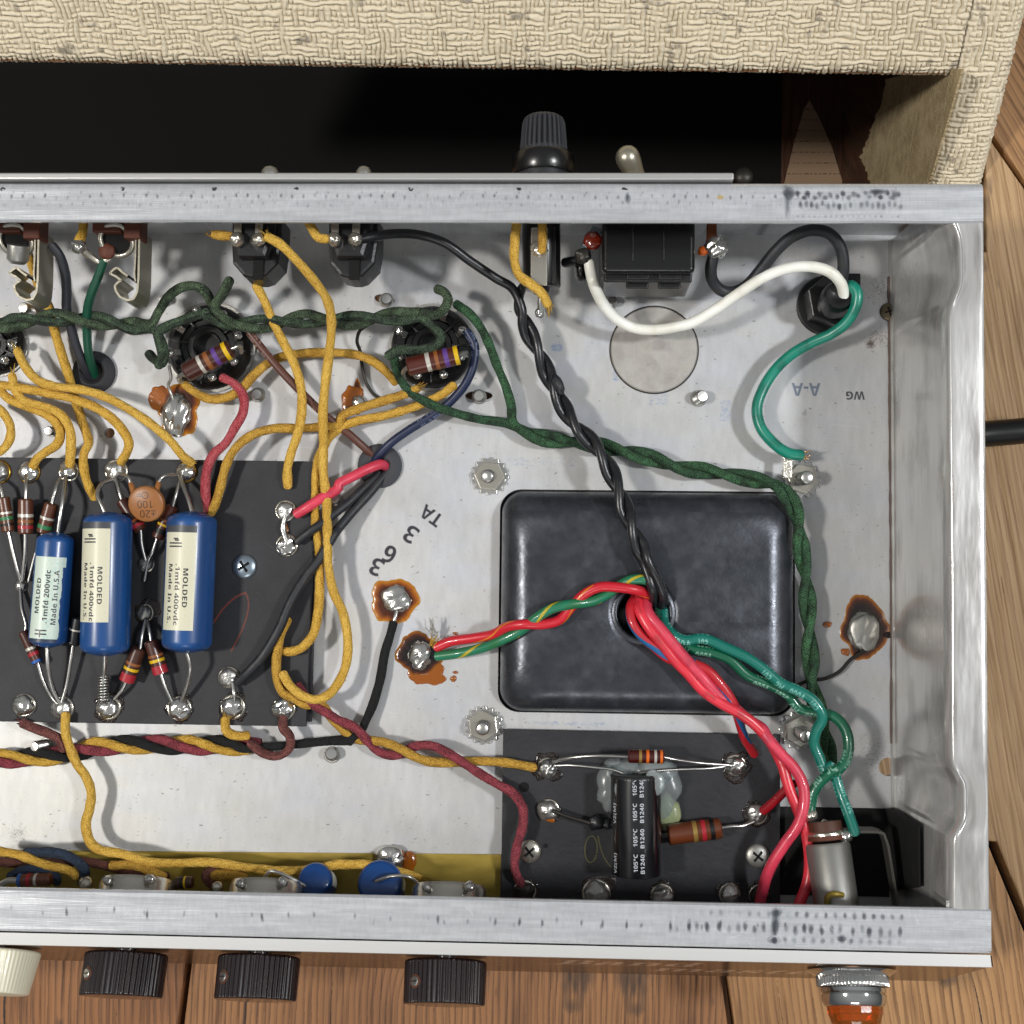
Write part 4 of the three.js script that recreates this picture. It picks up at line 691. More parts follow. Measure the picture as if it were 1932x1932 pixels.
{ // orange ceramic disc, standing tilted above the board
  const t = thing('disc_capacitor', 'round orange ceramic disc capacitor bridging two solder joints', 'capacitor');
  const c = T('G', 838, 362, 92), R = 34, tilt = 0.25, m = new THREE.Matrix4().makeRotationX(tilt).setPosition(c);
  const tex = canvasTex(256, 256, (g, w) => { g.fillStyle = '#96602f'; g.fillRect(0, 0, w, w); for (let i = 0; i < 800; i++) { g.fillStyle = `rgba(${rnd() < 0.5 ? '210,130,60' : '110,54,14'},0.12)`; const r = rr(1, 8); g.fillRect(rr(0, w), rr(0, w), r, r); } g.fillStyle = '#3a2312'; g.strokeStyle = '#3a2312'; g.translate(128, 128); g.rotate(Math.PI); g.scale(1.25, 1.25); g.font = '56px sans-serif'; g.textAlign = 'center'; g.fillText('±20', -12, -32); g.fillText('100', 0, 22); g.lineWidth = 5; g.beginPath(); g.arc(-2, 52, 17, 0, 7); g.stroke(); g.font = '20px sans-serif'; g.fillText('u', -2, 58); g.beginPath(); g.moveTo(16, 46); g.lineTo(46, 46); g.moveTo(16, 56); g.lineTo(46, 56); g.moveTo(28, 46); g.lineTo(28, 68); g.stroke(); });
  const g = lathe([[0, -9], [R * 0.8, -9], [R * 0.95, -6], [R, 0], [R * 0.95, 6], [R * 0.8, 9], [0, 9.5]], 44); g.rotateX(-Math.PI / 2); 
  uvXZ(g, -R, -R, 2 * R, 2 * R); g.applyMatrix4(m);
  const dm = phy('#ffffff', 0.42, 0, { map: tex, clearcoat: 0.3, clearcoatRoughness: 0.4 });
  part('disc', g, dm, t);
  const coat = phy('#96602f', 0.42, 0, { clearcoat: 0.3 });
  part('lead_coating', tube(path('G', [765, 300, 92, 752, 265, 88, 745, 245, 84]), 6.5, { taper: (k) => 1 - 0.35 * k }), coat, t); part('lead_coating', tube(path('G', [890, 290, 92, 902, 258, 88, 905, 240, 84]), 6.5, { taper: (k) => 1 - 0.35 * k }), coat, t);
  part('lead', tube(path('G', [748, 250, 85, 735, 215, 84, 705, 198, 72, 680, 190, 54]), 3.4), M.lead, t); part('lead', tube(path('G', [905, 245, 85, 925, 212, 84, 960, 200, 76, 1010, 196, 54]), 3.4), M.lead, t);
}
{ // black electrolytic lying in glue
  const t = thing('electrolytic_capacitor', 'glossy black electrolytic capacitor with white printing, lying in dried glue', 'capacitor');
  const r = 46, A = T('K', 1694, 498, HS + 46), B = T('K', 1702, 1082, HS + 46), f = frame(A, B), L = f.L;
  const tex = canvasTex(1024, 512, (g, w, h) => {
    g.fillStyle = '#0d0e12'; g.fillRect(0, 0, w, h); g.fillStyle = '#c4c8cf'; g.font = 'bold 36px sans-serif';
    const put = (s, x, y, k = 1) => { g.save(); g.translate(x, y); g.rotate(-Math.PI / 2); g.scale(k, 1); g.fillText(s, 0, 0); g.restore(); };
    for (let i = 0; i < 4; i++) { put('105°C', 508, 480 - i * 132, 0.98); put('B1240', 552, 490 - i * 132, 1.02); }
    g.font = 'bold 40px sans-serif'; put('VZ(M)', 356, 500); put('VZ(M)', 356, 240); g.fillStyle = '#8d929a'; g.fillRect(180, 0, 44, h);
  });
  const u0 = -Math.PI, body = grid(6, 60, (a, b) => { const q = u0 + b * 2 * Math.PI; return f.at(r * Math.sin(q), r * Math.cos(q), 6 + (L - 10) * a); }, (a, b) => [b, 1 - a]);
  part('sleeve', body, phy('#ffffff', 0.2, 0, { map: tex, clearcoat: 1, clearcoatRoughness: 0.13 }), t);
  const end = lathe([[0, L], [r * 0.86, L - 1], [r * 0.97, L - 2.5], [r + 0.1, L - 6]], 40).applyMatrix4(f.m), end2 = lathe([[0, 5], [r * 0.7, 5], [r * 0.74, 1], [r * 0.94, 1], [r, 5], [r + 0.1, 8]], 40).applyMatrix4(f.m);
  part('end_cap', end, M.black, t); part('end_cap', end2, M.black, t);
  part('lead', tube(path('K', [1235, 458, 40, 1330, 456, 50, 1460, 468, 58, 1560, 480, 62, 1620, 500, 66]), 2.8), M.lead, t);
  part('lead', [tube(path('K', [1720, 500, 66, 1790, 490, 64, 1932, 480, 56], 'L', [130, 474, 48, 260, 458, 36]), 2.8)], M.lead, t);
  const glue = phy('#dde6e6', 0.25, 0, { transmission: 0.75, clearcoat: 0.4, clearcoatRoughness: 0.2, thickness: 0 });
  const sp = (t2, x, y, rx, rz, s, th) => splat(rx, rz, s, th, 64, 0.3).translate(...T(t2, x, y, HS).toArray());
  const gb = (t2, x, y, h, r2, fl, s, sx, sz) => { const g = blobGeo(r2, fl, s, 0.22); g.scale(sx, 1, sz); return g.translate(...T(t2, x, y, h).toArray()); };
  part('glue', [sp('K', 1575, 600, 32, 56, 3, 20), sp('K', 1838, 590, 36, 58, 6, 24), sp('K', 1630, 500, 30, 26, 8, 30), sp('K', 1790, 495, 46, 26, 9, 34)], glue, t);
  part('glue', [sp('K', 1875, 730, 22, 36, 16, 18)], phy('#c3cf9c', 0.3, 0, { transmission: 0.4, clearcoat: 0.4 }), t);
  part('glue', [gb('K', 1800, 560, HS + 72, 18, 0.4, 14, 1.1, 1.3), gb('K', 1600, 585, HS + 71, 12, 0.4, 13, 0.7, 1.9)], glue, t);
}

// ---------------------------------------------------------------- resistors
const BROWN = '#57291b', bandMats = {};
function resistor(label, A, B, r, body, bands, leads, o = {}) {
  const t = thing('resistor', label, 'resistor'), f = frame(A, B), L = f.L, bev = Math.min(3, r * 0.2);
  const bm = bandMats['b' + body] ??= phy('#ffffff', 0.36, 0, { map: dataTex(64, 64, (x, y) => mixc(hex(body), hex(body).map((v) => v * 0.72), fbm(x / 9, y / 14, 3)), true), clearcoat: 0.35, clearcoatRoughness: 0.25 });
  part('body', lathe([[0, 0], [r - bev, 0], [r, bev], [r, L - bev], [r - bev, L], [0, L]], 28).applyMatrix4(f.m), bm, t);
  for (const [c, z0, z1] of bands) { const m = bandMats[c] ??= phy(c, c === '#c9c4ba' || c === '#a98a4a' ? 0.35 : 0.45, c === '#c9c4ba' ? 0.3 : c === '#a98a4a' ? 0.5 : 0, { clearcoat: 0.2 }); part('band', lathe([[r - 0.5, L * z0], [r + 0.45, L * z0], [r + 0.45, L * z1], [r - 0.5, L * z1]], 28).applyMatrix4(f.m), m, t); }
  for (const p of leads) part('lead', tube(p, o.lr ?? 3.6, { uvLen: 60 }), o.dark ? M.darklead : M.lead, t);
  return t;
}
const SIL = '#c9c4ba', GLD = '#a98a4a', BLK = '#0c0b0b', RED = '#a3202c', GRN = '#2c7a4c', YEL = '#d8b00c', ORG = '#d9681c', VIO = '#5b3a86', BLU = '#1c5aa8', TAN = '#8a5226', BRN = '#5c2e18';
resistor('brown resistor with white, green and black bands at the picture edge', T('G', 18, 325, 66), T('G', 48, 522, 60), 11.5, '#6b3a1e', [[SIL, 0.43, 0.49], [GRN, 0.57, 0.66], [BLK, 0.76, 0.83]], [path('G', [18, 325, 66, 5, 270, 64, -12, 220, 50]), path('G', [48, 520, 60, 75, 640, 56, 105, 760, 50, 118, 805, 44])]);
resistor('upright brown resistor with white and red bands, second from the picture edge', T('G', 147, 335, 66), T('G', 145, 535, 62), 13.5, '#6b3a26', [[SIL, 0.43, 0.52], [TAN, 0.6, 0.68], [RED, 0.76, 0.85]], [path('G', [148, 200, 50, 150, 260, 64, 147, 335, 66]), path('G', [145, 535, 62, 142, 660, 56, 128, 800, 46])]);
resistor('tilted brown resistor with white and green bands beside the small blue capacitor', T('G', 296, 360, 66), T('G', 246, 530, 60), 13, '#643620', [[SIL, 0.45, 0.53], [GRN, 0.72, 0.84]], [path('G', [345, 210, 50, 318, 280, 64, 296, 360, 66]), path('G', [246, 528, 58, 200, 660, 50, 165, 800, 44])]);
resistor('brown resistor with orange and red bands tucked under the orange disc, left side', T('G', 695, 340, 58), T('G', 803, 515, 56), 12, BROWN, [[ORG, 0.66, 0.73], [RED, 0.8, 0.9]], [path('G', [660, 220, 48, 680, 290, 58, 697, 345, 58]), path('G', [803, 515, 56, 810, 600, 52, 830, 680, 46])]);
resistor('brown resistor with yellow and black bands under the orange disc, right side', T('G', 985, 375, 58), T('G', 897, 560, 56), 11.5, BROWN, [[YEL, 0.55, 0.61], [TAN, 0.42, 0.47], [BLK, 0.7, 0.84]], [path('G', [1030, 225, 48, 1005, 310, 58, 985, 378, 58]), path('G', [897, 560, 56, 870, 640, 52, 850, 680, 46, 825, 800, 42])]);
resistor('small resistor with white, red and blue bands at the foot of the small blue capacitor', T('G', 132, 1090, 58), T('G', 216, 1272, 54), 9.5, '#5a2f22', [[SIL, 0.5, 0.58], [RED, 0.66, 0.76], [BLU, 0.9, 0.98]], [path('G', [116, 850, 44, 125, 960, 54, 150, 1060, 58, 140, 1100, 58]), path('G', [216, 1272, 54, 250, 1380, 50, 300, 1470, 46, 325, 1500, 48])], { dark: 0 });
resistor('brown resistor with tan, yellow and red bands leaning left, below the middle blue capacitor', T('G', 795, 1185, 62), T('G', 722, 1372, 56), 13.5, '#4f2a1e', [[TAN, 0.42, 0.5], [YEL, 0.58, 0.66], [RED, 0.76, 1.0]], [path('G', [828, 1030, 48, 812, 1100, 60, 800, 1190, 62]), path('G', [722, 1370, 56, 700, 1420, 52, 655, 1475, 46])]);
resistor('brown resistor with tan, yellow and red bands leaning right, beside the rightmost blue capacitor', T('G', 862, 1142, 62), T('G', 918, 1330, 56), 13.5, '#4f2a1e', [[TAN, 0.42, 0.5], [YEL, 0.56, 0.65], [RED, 0.76, 1.0]], [path('G', [842, 1030, 48, 855, 1090, 60, 863, 1145, 62]), path('G', [918, 1330, 56, 940, 1400, 54, 980, 1490, 46])]);
resistor('black component with a pale band between the small and middle blue capacitors', T('G', 452, 1010, 66), T('G', 420, 1165, 60), 13, '#101012', [[SIL, 0.42, 0.48]], [path('G', [420, 1160, 60, 405, 1250, 58, 380, 1400, 52, 355, 1490, 50])]);
resistor('large brown resistor with violet and yellow bands across the left valve socket', T('D', 1055, 970, 92), T('D', 1320, 830, 92), 17.5, '#4a2015', [[SIL, 0.33, 0.4], [TAN, 0.47, 0.56], [VIO, 0.64, 0.73], [YEL, 0.86, 0.94]], [path('D', [1320, 830, 92, 1365, 815, 84, 1378, 850, 62]), path('D', [1060, 968, 92, 1020, 990, 80, 1025, 1020, 50])], { lr: 4 });
resistor('large brown resistor with violet and yellow bands across the right valve socket', T('E', 392, 935, 92), T('E', 688, 865, 92), 17.5, '#571f12', [[SIL, 0.37, 0.45], [TAN, 0.54, 0.61], [VIO, 0.71, 0.8], [YEL, 0.91, 0.99]], [path('E', [688, 865, 92, 725, 850, 80, 735, 870, 60]), path('E', [395, 935, 92, 370, 960, 80, 375, 1000, 52])], { lr: 4 });
resistor('small dark red resistor with gold and orange bands above the black capacitor', T('K', 1650, 403, 78), T('K', 1858, 408, 78), 12, '#4a120c', [[GLD, 0.3, 0.38], [ORG, 0.5, 0.58], [SIL, 0.72, 0.79], [ORG, 0.88, 0.95]], [path('K', [1225, 435, 42, 1330, 412, 62, 1480, 402, 76, 1652, 408, 78]), path('K', [1856, 410, 78, 1932, 425, 70], 'L', [60, 440, 56, 250, 455, 40])], { lr: 3.2 });
resistor('large brown resistor with gold, red and black bands right of the black capacitor', T('K', 1878, 852, HS + 26), T('L', 205, 814, HS + 26), 19, '#6b3417', [[GLD, 0.46, 0.54], [RED, 0.62, 0.7], [BLK, 0.78, 0.86]], [path('L', [203, 814, 46, 260, 805, 46, 330, 800, 42, 385, 778, 34]), path('K', [1878, 852, 46, 1835, 860, 40])], { lr: 3.8 });
{
  const t = thing('component_lead', 'dark bare lead ending in a black lump left of the black capacitor', 'lead');
  part('lead', tube(path('K', [1225, 715, 38, 1300, 745, 42, 1430, 785, 40]), 3.6, { wobble: 0.15 }), M.darklead, t);
  part('lump', [blobGeo(15, 0.8, 5, 0.35).translate(...T('K', 1470, 785, 32).toArray()), blobGeo(9, 0.9, 7, 0.3).translate(...T('K', 1530, 795, 32).toArray())], M.black, t);
}
// ---------------------------------------------------------------- valve sockets and other hardware
function socket(label, t, x, y, R, pins, turn, holeR) {
  const g = thing('valve_socket', label, 'valve socket'), c = T(t, x, y, 8);
  const prof = [[0, -40], [holeR, -40], [holeR, 14], [holeR + 4, 18], [R * 0.46, 18], [R * 0.5, 12], [R * 0.62, 12], [R * 0.66, 17], [R * 0.84, 17], [R * 0.9, 12], [R * 0.97, 8], [R, 2], [R, -8], [0, -8]];
  part('body', lathe(prof, 56).rotateX(-Math.PI / 2).translate(c.x, c.y - 4, c.z), M.bakelite, g);
  part('retaining_ring', lathe([[R * 0.98, 0], [R * 1.07, 0], [R * 1.07, 3], [R * 0.98, 3]], 56).rotateX(-Math.PI / 2).translate(c.x, 1.5, c.z), M.dull, g);
  for (let i = 0; i < pins; i++) {
    const a = turn + i / pins * 2 * Math.PI, lug = rbox(-6, 6, 0, 3, 0, 26, 1); lug.rotateX(-0.9); lug.translate(0, 16, R * 0.66); const eye = blobGeo(8, 0.8, i + 3 + x, 0.3); eye.translate(0, 38, R * 0.8);
    const rib = rbox(-2, 2, 6, 20, R * 0.48, R * 0.9, 1);
    lug.rotateY(a); eye.rotateY(a); rib.rotateY(a + Math.PI / pins);
    for (const q of [lug, eye, rib]) q.translate(c.x, c.y - 4, c.z);
    part('lug', [lug, eye], M.solder, g); part('rib', rib, M.bakelite, g);
  }
  return g;
}
socket('left round black valve socket with a large resistor across it', 'D', 1195, 820, 82, 8, 0.25, 24);
socket('right round black valve socket with a green cloth wire looped over it', 'E', 535, 820, 79, 8, 0.4, 24);
socket('small black valve socket cut off by the left picture edge', 'D', -22, 815, 56, 9, 0.1, 12);

function grommet(label, t, x, y, R, r, h, mat = M.rubber) {
  const g = thing('grommet', label, 'grommet'), c = T(t, x, y, 0);
  part('ring', lathe([[r, -10], [r, h * 0.6], [r + (R - r) * 0.25, h], [R * 0.8, h * 0.95], [R, h * 0.5], [R, 0]], 44).rotateX(-Math.PI / 2).translate(c.x, 0.3, c.z), mat, g);
  part('opening', cylZ(r + 0.5, 0, 2, 28).rotateX(-Math.PI / 2).translate(c.x, 0.4, c.z), M.hole, g); return g;
}
grommet('black rubber grommet with a grey and a green wire passing through it', 'D', 540, 968, 41, 19, 14);
grommet('grey rubber grommet with brown, blue, red and black wires through it', 'E', 236, 1500, 42, 15, 11, std('#3a3b40', 0.7, 0, { bumpMap: grit, bumpScale: 0.0001 }));

{ // mains cord strain relief
  const t = thing('strain_relief', 'black plastic strain relief where the white, black and green mains wires enter', 'strain relief'), c = T('F', 855, 585, 0);
  part('flange', lathe([[0, 0], [56, 0], [58, 4], [56, 10], [40, 12], [0, 12]], 44).rotateX(-Math.PI / 2).translate(c.x, 0.4, c.z), M.bakelite, t);
  const hx = (r, n, o) => Array.from({ length: n }, (_, i) => { const a = i / n * 2 * Math.PI + o; return [c.x + r * Math.cos(a), c.z + r * Math.sin(a)]; });
  part('hexagon', slab(hx(50, 6, 0.35), 8, 54, [], 3), M.bakelite, t);
  const b = T('F', 880, 520, 78), e = T('F', 880, 590, 30), f = frame(e, T('F', 925, 525, 108), V(0, 0, -1));
  part('sleeve', lathe([[0, 0], [33, 0], [29, f.L - 8], [24, f.L], [10, f.L], [0, f.L - 4]], 30).applyMatrix4(f.m), M.bakelite, t);
  part('clip', rbox(-16, 16, 0, 9, -14, 14, 2).translate(...T('F', 990, 450, 66).toArray()), M.blackMatte, t);
}
{ // mains cord outside
  solo('power_cord', tube([...path('O', [1728, 832, 40, 1800, 826, 40, 1860, 819, 40, 1935, 812, 45]), P(2060, 790, 50)], 24, { radial: 20, uvLen: 100 }), phy('#0c0c0d', 0.36, 0, { clearcoat: 0.1 }), 'thick black mains cord leaving through the end wall on the right', 'power cord');
}
// toggle switches hanging from the back wall, seen from their terminal side
function toggle(label, cx, hb, o = {}) {
  const t = thing('toggle_switch', label, 'switch');
  return t;
}
{
  const box = (x0, x1, y0, y1, h0, h1, r) => { const a = P(x0, y0, h1), b = P(x1, y1, h1); return rbox(a.x, b.x, h0, h1, a.z, b.z, r); };
  const mk = (label, q, batX, batR) => {
    const t = thing('toggle_switch', label, 'switch');
    const X = (v) => q + v, body = [];
    // half-round bakelite body: a cushion shaped block, its lower part narrower, a slot in the middle
    const c = P(q + 48, 492, 190), a = P(q, 425, 190), b = P(q + 92, 520, 190), w = b.x - a.x;
    const s = [[a.x, ZB + 30], [b.x, ZB + 30], [b.x, a.z + 30], [b.x - 5, b.z - 26], [b.x - 26, b.z - 4], [b.x - 38, b.z], [a.x + 38, b.z], [a.x + 22, b.z - 4], [a.x + 3, b.z - 26], [a.x, a.z + 30]];
    part('body', slab(s, 96, 176, [], 6), M.bakeGrey, t);
    part('upper_body', slab([[a.x + 6, ZB + 30], [b.x - 6, ZB + 30], [b.x - 8, a.z + 20], [b.x - 20, b.z - 30], [a.x + 20, b.z - 30], [a.x + 8, a.z + 20]], 170, 204, [], 8), M.bakeGrey, t);
    const sl = P(q + 47, 488, 208); part('slot', rbox(sl.x - 9, sl.x + 9, 176, 180, sl.z - 14, sl.z + 30, 1), M.hole, t);
    for (const dx of [14, 54]) { const l = P(q + dx, 452, 214); part('terminal', [rbox(l.x - 7, l.x + 7, 206, 212, l.z - 34, l.z + 8, 2), blobGeo(12, 1.1, dx + q, 0.3).translate(l.x, 214, l.z)], M.nickel, t); }
    // bat outside
    const e = P(batX, 326, 150), f = frame(V(e.x, 150, ZB), V(e.x + 2, 156, ZB - 40), V(0, 1, 0));
    const tip = ZB - P(batX, 313, 156).z; part('bat', lathe([[0, -14], [10, -14], [11, 6], [batR * 0.8, tip - 40], [batR, tip - 22], [batR * 0.9, tip - 10], [batR * 0.6, tip - 3], [0, tip]], 26).applyMatrix4(f.m), M.dull, t);
  };
  mk('left toggle switch with grey black body and two yellow wires on its terminals', 433, 509, 17);
  mk('middle toggle switch with grey black body and a black wire on its right terminal', 617, 685, 15);
  // fuse holder
  {
    const t = thing('fuse_holder', 'black fuse holder with fluted cap behind the chassis and wires at its inner end', 'fuse holder');
    const a = P(984, 420, 150), b = P(1056, 541, 150), zf = b.z, cx = (a.x + b.x) / 2, fr = frame(V(cx, 128, ZB + 10), V(cx + 2, 128, zf), V(0, 1, 0)), R = (b.x - a.x) / 2;
    part('body', lathe([[0, 0], [R, 0], [R, fr.L - 6], [R - 3, fr.L - 2], [R * 0.5, fr.L], [R * 0.4, fr.L + 8], [0, fr.L + 8]], 30).applyMatrix4(fr.m), M.bakelite, t);
    const c2 = P(1017, 492, 172); part('terminal', [rbox(c2.x - 15, c2.x + 15, 166, 171, c2.z - 60, c2.z + 44, 2), blobGeo(15, 0.5, 4, 0.3).translate(c2.x, 172, c2.z - 22)], M.nickel, t);
    part('rib', rbox(cx + R * 0.55, cx + R * 0.8, 150, 158, a.z + 10, zf - 4, 2), M.bakelite, t);
    part('end_terminal', [tube(path('E', [1165, 480, 118, 1155, 560, 112, 1158, 630, 104]), 7, { radial: 8 }), blobGeo(10, 0.8, 9, 0.3).translate(...T('E', 1150, 625, 104).toArray())], M.solder, t);
    // outside: sleeve, collar and tapered fluted cap
    const q = P(1025, 300, 150), cxo = P(1025, 320, 140).x, fo = frame(V(cxo, 136, ZB - 10), V(cxo, 140, ZB - 300), V(0, 1, 0)), z = (py) => ZB - 10 - P(1025, py, 165).z;
    const zc = z(310), zk = z(283), ze = z(211), r0 = 54;
    part('sleeve', lathe([[0, -10], [r0 * 0.94, -10], [r0 * 0.92, zc], [0, zc]], 36).applyMatrix4(fo.m), M.blackMatte, t);
    part('collar', lathe([[0, zc - 12], [r0, zc - 12], [r0 * 1.04, zc - 9], [r0 * 1.04, zk - 5], [r0 * 1.0, zk - 1], [r0 * 0.97, zk], [0, zk]], 40).applyMatrix4(fo.m), M.bakelite, t);
    const n = 160, rings = [[r0 * 0.8, zk - 4, 0], [r0 * 0.8, zk + 6, 0], [r0 * 0.79, zk + 12, 1], [r0 * 0.72, ze - 12, 1], [r0 * 0.66, ze - 4, 0.6], [r0 * 0.56, ze, 0.1], [0.5, ze, 0]].map(([r, zz, fl]) => Array.from({ length: n }, (_, i) => { const k = i / n * 2 * Math.PI, w = Math.max(0, Math.sin(k * 26)) ** 0.6; const rr2 = r * (1 - 0.15 * fl * w); return fo.at(rr2 * Math.cos(k), rr2 * Math.sin(k), zz); }));
    part('cap', loft(rings), phy('#34353a', 0.4, 0, { bumpMap: grit, bumpScale: 0.00006 }), t);
  }
  // power switch
  {
    const t = thing('toggle_switch', 'large rectangular black power switch with soldered end terminals and a bat handle', 'switch');
    const a = P(1136, 424, 190), b = P(1311, 516, 190);
    part('body', rbox(a.x, b.x, 40, 196, ZB + 12, b.z, 9), M.bakelite, t);
    part('rim', rbox(a.x + 4, b.x - 3, 60, 176, b.z - 4, b.z + 12, 4), M.bakelite, t);
    for (const u of [0.33, 0.66]) part('ridge', rbox(a.x + (b.x - a.x) * u - 1.6, a.x + (b.x - a.x) * u + 1.6, 190, 198, a.z - 10, b.z - 20, 1), M.bakelite, t);
    for (const u of [0.27, 0.62]) for (const dz of [0, 14]) part('clip', rbox(a.x + (b.x - a.x) * u, a.x + (b.x - a.x) * u + 40, 168 - dz, 178 - dz, b.z - 6 + dz * 0.6, b.z + 8 + dz * 0.9, 3), M.bakelite, t);
    part('terminal', rbox(-10, 10, 0, 5, -34, 20, 2).rotateY(-0.5).translate(...T('E', 1425, 235, 150).toArray()), std('#8f9aa2', 0.3, 0.9), t);
    part('flux_stain', blobGeo(17, 0.5, 7, 0.25).translate(...T('E', 1450, 215, 156).toArray()), phy('#6b1d08', 0.25, 0, { clearcoat: 0.5 }), t);
    part('solder_joint', blobGeo(15, 0.7, 3, 0.35).translate(...T('E', 1395, 300, 156).toArray()), M.darklead, t);
    part('terminal', tube(path('E', [1290, 340, 100, 1350, 330, 110, 1390, 340, 118]), 9), M.black, t);
    part('terminal', blobGeo(16, 1.6, 8, 0.12).scale(0.75, 1, 1.4).translate(...T('E', 1382, 385, 110).toArray()), M.bakelite, t);
    part('terminal', rbox(-9, 9, 0, 5, -30, 24, 2).translate(...T('F', 195, 190, 150).toArray()), std('#6d3a1e', 0.45, 0.5), t);
    part('solder_joint', blobGeo(22, 0.8, 13, 0.35).translate(...T('F', 222, 245, 150).toArray()), M.solder, t);
    part('flux_stain', blobGeo(9, 0.9, 14, 0.2).translate(...T('F', 145, 275, 150).toArray()), phy('#c85808', 0.2, 0, { clearcoat: 0.6 }), t);
    const e0 = P(1206, 345, 150), e1 = P(1184, 297, 180), f = frame(e0, e1, V(0, 1, 0));
    part('bat', lathe([[0, -50], [13, -50], [15, 0], [17.5, f.L * 0.45], [20.5, f.L * 0.75], [21.5, f.L * 0.98], [20, f.L * 1.15], [15, f.L * 1.29], [8, f.L * 1.37], [0, f.L * 1.4]], 28).applyMatrix4(f.m), M.spring, t);
  }
}
// phone jacks with bent leaf contacts
function leaf(pts, h0, h1, th) {                       // a flat strip standing on edge, following a plan line
  const c = new THREE.CatmullRomCurve3(pts.map((p) => V(p.x, 0, p.z)), false, 'catmullrom', 0.12), n = 90, L = [], R = [];
  for (let i = 0; i <= n; i++) { const p = c.getPoint(i / n), t = c.getTangent(i / n); L.push([p.x + t.z * th, p.z - t.x * th]); R.push([p.x - t.z * th, p.z + t.x * th]); }
  const ring = (k) => [V(L[k][0], h1, L[k][1]), V(R[k][0], h1, R[k][1]), V(R[k][0], h0, R[k][1]), V(L[k][0], h0, L[k][1])];
  const gs = loft(Array.from({ length: n + 1 }, (_, k) => ring(k))).toNonIndexed(); gs.computeVertexNormals(); return gs;
}
function jack(label, dx, extras) {
  const t = thing('phone_jack', label, 'jack'), q = (x, y, h) => T('D', x + dx, y, h), hT = 172;
  part('leaf_contact', leaf([[795, 150], [793, 250], [790, 420], [782, 505], [762, 545], [725, 553], [685, 535], [660, 500], [655, 470], [672, 452], [690, 440], [662, 418], [627, 400], [645, 380], [668, 368], [700, 395], [728, 415]].map(([x, y]) => q(x, y, hT)), hT - 64, hT, 1.8), M.spring, t);
  part('leaf_contact', leaf([[772, 190], [770, 300], [764, 400], [770, 445]].map(([x, y]) => q(x, y, hT)), hT - 60, hT - 2, 1.4), M.spring, t);
  const c = q(660, 195, 150), f = frame(V(c.x, 126, ZB + 14), V(c.x, 120, c.z - 2), V(0, 1, 0));
  part('bush', lathe([[0, 0], [36, 0], [36, f.L - 20], [30, f.L - 16], [30, f.L], [17, f.L], [16, f.L - 12], [0, f.L - 12]], 32).applyMatrix4(f.m), M.nickel, t);
  const hd = cylZ(27, -2, 0, 30); hd.rotateX(-0.95); hd.translate(...q(665, 218, 156).toArray()); part('opening', hd, M.hole, t);
  const w1 = new THREE.TorusGeometry(29, 5, 10, 36); w1.scale(1, 1, 0.7); w1.rotateX(-0.95); w1.translate(...q(665, 215, 160).toArray()); part('washer', w1, M.nickel, t);
  for (const [x0, x1, y0, y1, h] of [[525, 690, 115, 165, 178], [705, 800, 130, 200, 182]]) { const a = q(x0, y0, h), b = q(x1, y1, h); part('insulator', rbox(a.x, b.x, h - 40, h, a.z - 20, b.z, 3), M.fiber, t); }
  for (const e of extras) e(t, q);
  return t;
}
jack('phone jack with curved spring leaf, second from the left under the back flange', 0, [(t, q) => { part('lug', tube([q(480, 275, 160), q(520, 305, 150), q(570, 335, 140), q(620, 320, 140)], 6, { wobble: 0.2 }), M.nickel, t); part('solder_joint', blobGeo(14, 0.8, 3, 0.3).translate(...q(450, 245, 168).toArray()), M.solder, t); part('flux_stain', blobGeo(15, 0.6, 9, 0.2).translate(...q(610, 275, 150).toArray()), M.fiber, t); }]);
jack('phone jack with curved spring leaf, cut off at the left picture edge', -575, [(t, q) => { const a = q(680, 240, 160), b = q(675, 345, 150), f = frame(a, b, V(0, 1, 0)); part('tip', lathe([[0, 0], [19, 0], [19, f.L * 0.8], [13, f.L], [0, f.L + 2]], 24).applyMatrix4(f.m), M.dull, t); }]);

